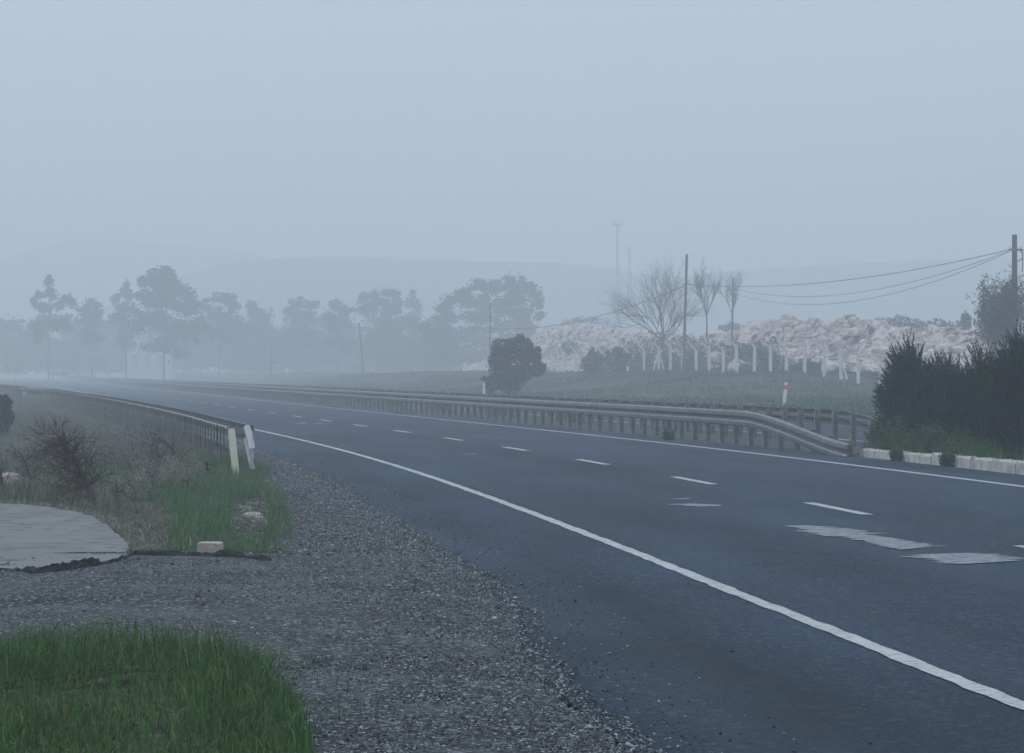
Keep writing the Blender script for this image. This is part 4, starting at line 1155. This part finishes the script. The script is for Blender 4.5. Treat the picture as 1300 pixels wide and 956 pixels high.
# ------------------------------------------------------------------ plants in the left hollow
def dead_plant(px, py, tip_px, hgt, n, label, bend, rad=.03, droop=.5, m='dead', name='dead_shrub', group=None):
    x, d = hit(px, py); z = ground_z(x, d)
    r = thing(name, (x, d, z), label, 'dead plant', group)
    t = np.linspace(0, 1, 8)
    dx = (tip_px - px) * d / F
    spine = np.column_stack([x + dx * t**1.25, d + .15*np.sin(t*3), z - .05 + (hgt + .05) * t])
    mb = MB(); mb.tube(spine, rad * (1 - .75*t), 6); obj('stem', mb, M[m], r)
    mb = MB()
    for i in range(n):
        q = random.uniform(.25, 1); k = int(q * 7); b0 = spine[k]
        a = random.uniform(0, 2*PI); L = hgt * random.uniform(.25, .6)
        v = np.array([math.cos(a)*.8 + np.sign(dx)*.5, math.sin(a)*.6, random.uniform(.1, 1.0)]); v /= np.linalg.norm(v)
        s_ = np.linspace(0, 1, 5)
        P = b0 + v*L*s_[:, None]; P[:, 2] -= droop * L * s_**2 * random.uniform(.3, 1.2)
        mb.tube(P, min(.007, rad * .2) * (1 - .7*s_), 3, cap=False)
        for j in range(5):
            w = v + RNG.normal(0, .45, 3); c = P[random.randint(1, 4)]
            mb.tube([c, c + w*L*.22, c + w*L*.38 - [0, 0, droop*L*.12]], [.004, .003, .0015], 3, cap=False)
    obj('twigs', mb, M[m], r)
dead_plant(121, 640, 72, .78, 110, 'dark dead plant bent over to the left, behind the apron', 0, .045, .9)
dead_plant(108, 622, 62, .85, 60, 'tall wispy dead stems behind the bent dead plant', 0, .022, .5)
dead_plant(40, 622, 26, .52, 26, 'small dead shrub beside the pale rock', 0, .022, .3)
dead_plant(242, 606, 205, .55, 16, 'leaning leafless branch near the guardrail end', 0, .028, .3)
dead_plant(206, 604, 196, .50, 16, 'upright dead stalks in the brown brush', 0, .018, .2)
dead_plant(262, 612, 262, .26, 14, 'short dark dead stump among the green grass', 0, .05, .3)
dead_plant(146, 640, 147, .24, 5, 'single dead stalk standing beside the green weed', 0, .016, .1)
dead_plant(2, 634, -3, .45, 12, 'dark dead stalk at the very left frame edge', 0, .04, .4)
def brush(px, py, w, hgt, n, label, m='dry', name='dry_bush'):
    n = int(n * .5)
    x, d = hit(px, py); z = ground_z(x, d)
    r = thing(name, (x, d, z), label, 'bush', 'dry bushes in the hollow')
    mb = MB(); pts = []
    for i in range(n):
        a = random.uniform(0, 2*PI); rr = w * math.sqrt(random.random())
        b0 = np.array([x + math.cos(a)*rr*.5, d + math.sin(a)*rr*1.2, z - .05]); h = hgt * (1 - .55*(rr/w)**2) * random.uniform(.55, 1.1)
        tip = b0 + np.array([math.cos(a)*rr*.6 + random.gauss(0, .06), math.sin(a)*rr*.6, h])
        mb.tube([b0, (b0+tip)/2 + RNG.normal(0, .03, 3), tip], [.007, .005, .002], 3, cap=False)
        for j in range(4):
            c = b0 + (tip - b0) * random.uniform(.4, 1); mb.tube([c, c + RNG.normal(0, .09, 3) + [0, 0, .06]], [.003, .0015], 3, cap=False)
        for q in (.45, .7, .95): pts.append(clump(b0 + (tip - b0)*q, (.07, .07, .06), 5))
    obj('stem', mb, M['dry'], r)
    P = np.concatenate(pts); obj('foliage', leaves(P, RNG.uniform(.02, .05, len(P)), .8, .35), M[m], r)
brush(178, 604, .62, .78, 260, 'olive topped bush in the middle of the hollow', 'olive')
brush(205, 622, .55, .48, 240, 'brown dry bush in front of the olive topped bush')
brush(235, 610, .45, .42, 200, 'brown dry bush nearest the guardrail end')
brush(165, 634, .38, .34, 140, 'low dry bush behind the grass island')
brush(135, 618, .26, .50, 70, 'thin green weed stalk beside the bent dead plant', 'weed')
brush(60, 575, .9, .5, 260, 'pale dry bush far down the hollow')
brush(120, 566, .9, .5, 260, 'pale dry bush under the far guardrail')
brush(150, 582, .6, .42, 200, 'grey dry bush between hollow and guardrail')
shrub('leafy_bush', 4, 88, [(4,512,12,10),(-6,522,16,14),(10,530,10,14),(0,545,14,16),(6,562,12,14),(-8,560,16,16)], 'dark leafy bush at the left frame edge by the hollow', .085, 1100, 'bush')
shrub('green_weed', 15, 41, [(12,632,7,5),(20,630,6,5)], 'low green weed under the pale rock', .03, 160, 'weed', 'weed', stems=False)
shrub('green_weed', 338, 47, [(338,602,7,5),(334,605,6,4)], 'dark green tuft at the gravel edge beside the marker post', .035, 160, 'weed', 'weed', stems=False)

# ------------------------------------------------------------------ haze
mb = MB(); mb.box((0, 930, 38), (2600, 2220, 82))
hm = bpy.data.materials.new('haze_air'); hm.use_nodes = True
nt = hm.node_tree; nt.nodes.clear()
ou = nt.nodes.new('ShaderNodeOutputMaterial'); pv = nt.nodes.new('ShaderNodeVolumePrincipled')
pv.inputs['Color'].default_value = (.86, .925, .995, 1)
pv.inputs['Density'].default_value = 0.0025
pv.inputs['Anisotropy'].default_value = 0.15
nt.links.new(pv.outputs[0], ou.inputs['Volume'])
tag(obj('haze', mb, hm), 'blue grey morning fog lying over the road and fields', 'fog', kind='stuff')

# ------------------------------------------------------------------ daylight
el, az = math.radians(24), math.radians(-35)
w = bpy.data.worlds.new('World'); sc.world = w; w.use_nodes = True
nt = w.node_tree; bg = nt.nodes['Background']
sky = nt.nodes.new('ShaderNodeTexSky'); sky.sky_type = 'NISHITA'; sky.sun_disc = False
sky.sun_elevation = el; sky.sun_rotation = az
sky.air_density = 1.0; sky.dust_density = 0.6; sky.ozone_density = 2.0
tc = nt.nodes.new('ShaderNodeTexCoord'); sp = nt.nodes.new('ShaderNodeSeparateXYZ'); nt.links.new(tc.outputs['Generated'], sp.inputs[0])
mr = nt.nodes.new('ShaderNodeMapRange'); mr.inputs[1].default_value = 0.0; mr.inputs[2].default_value = 0.8; mr.inputs[3].default_value = 0.52; mr.inputs[4].default_value = 1.5
nt.links.new(sp.outputs[2], mr.inputs[0])
ve = nt.nodes.new('ShaderNodeMix'); ve.data_type = 'RGBA'; ve.blend_type = 'MULTIPLY'; ve.inputs[0].default_value = 1.0
ve.inputs[6].default_value = (5.05, 5.75, 6.5, 1)          # an even overcast veil, darker towards the horizon
nt.links.new(mr.outputs[0], ve.inputs[7])
mx = nt.nodes.new('ShaderNodeMix'); mx.data_type = 'RGBA'; mx.inputs[0].default_value = .90
nt.links.new(sky.outputs[0], mx.inputs[6]); nt.links.new(ve.outputs[2], mx.inputs[7]); nt.links.new(mx.outputs[2], bg.inputs['Color'])
bg.inputs['Strength'].default_value = 0.15
sun = bpy.data.lights.new('sun', 'SUN'); sun.energy = 0.6; sun.angle = math.radians(25); sun.color = (1, .97, .93)
so = bpy.data.objects.new('sun', sun); COL.objects.link(so)
dirv = Vector((math.sin(az)*math.cos(el), math.cos(az)*math.cos(el), math.sin(el)))
so.rotation_euler = (-dirv).to_track_quat('-Z', 'Y').to_euler()

sc.view_settings.view_transform = 'Standard'
sc.view_settings.look = 'None'
sc.view_settings.gamma = 1
sc.view_settings.exposure = 0.10
sc.view_settings.use_curve_mapping = False
sc.render.engine = 'CYCLES'
cy = sc.cycles
cy.use_denoising = True
try: cy.denoiser = 'OPENIMAGEDENOISE'
except Exception: pass
cy.max_bounces = 6; cy.diffuse_bounces = 3; cy.glossy_bounces = 2; cy.volume_bounces = 3; cy.transparent_max_bounces = 8
cy.sample_clamp_indirect = 4
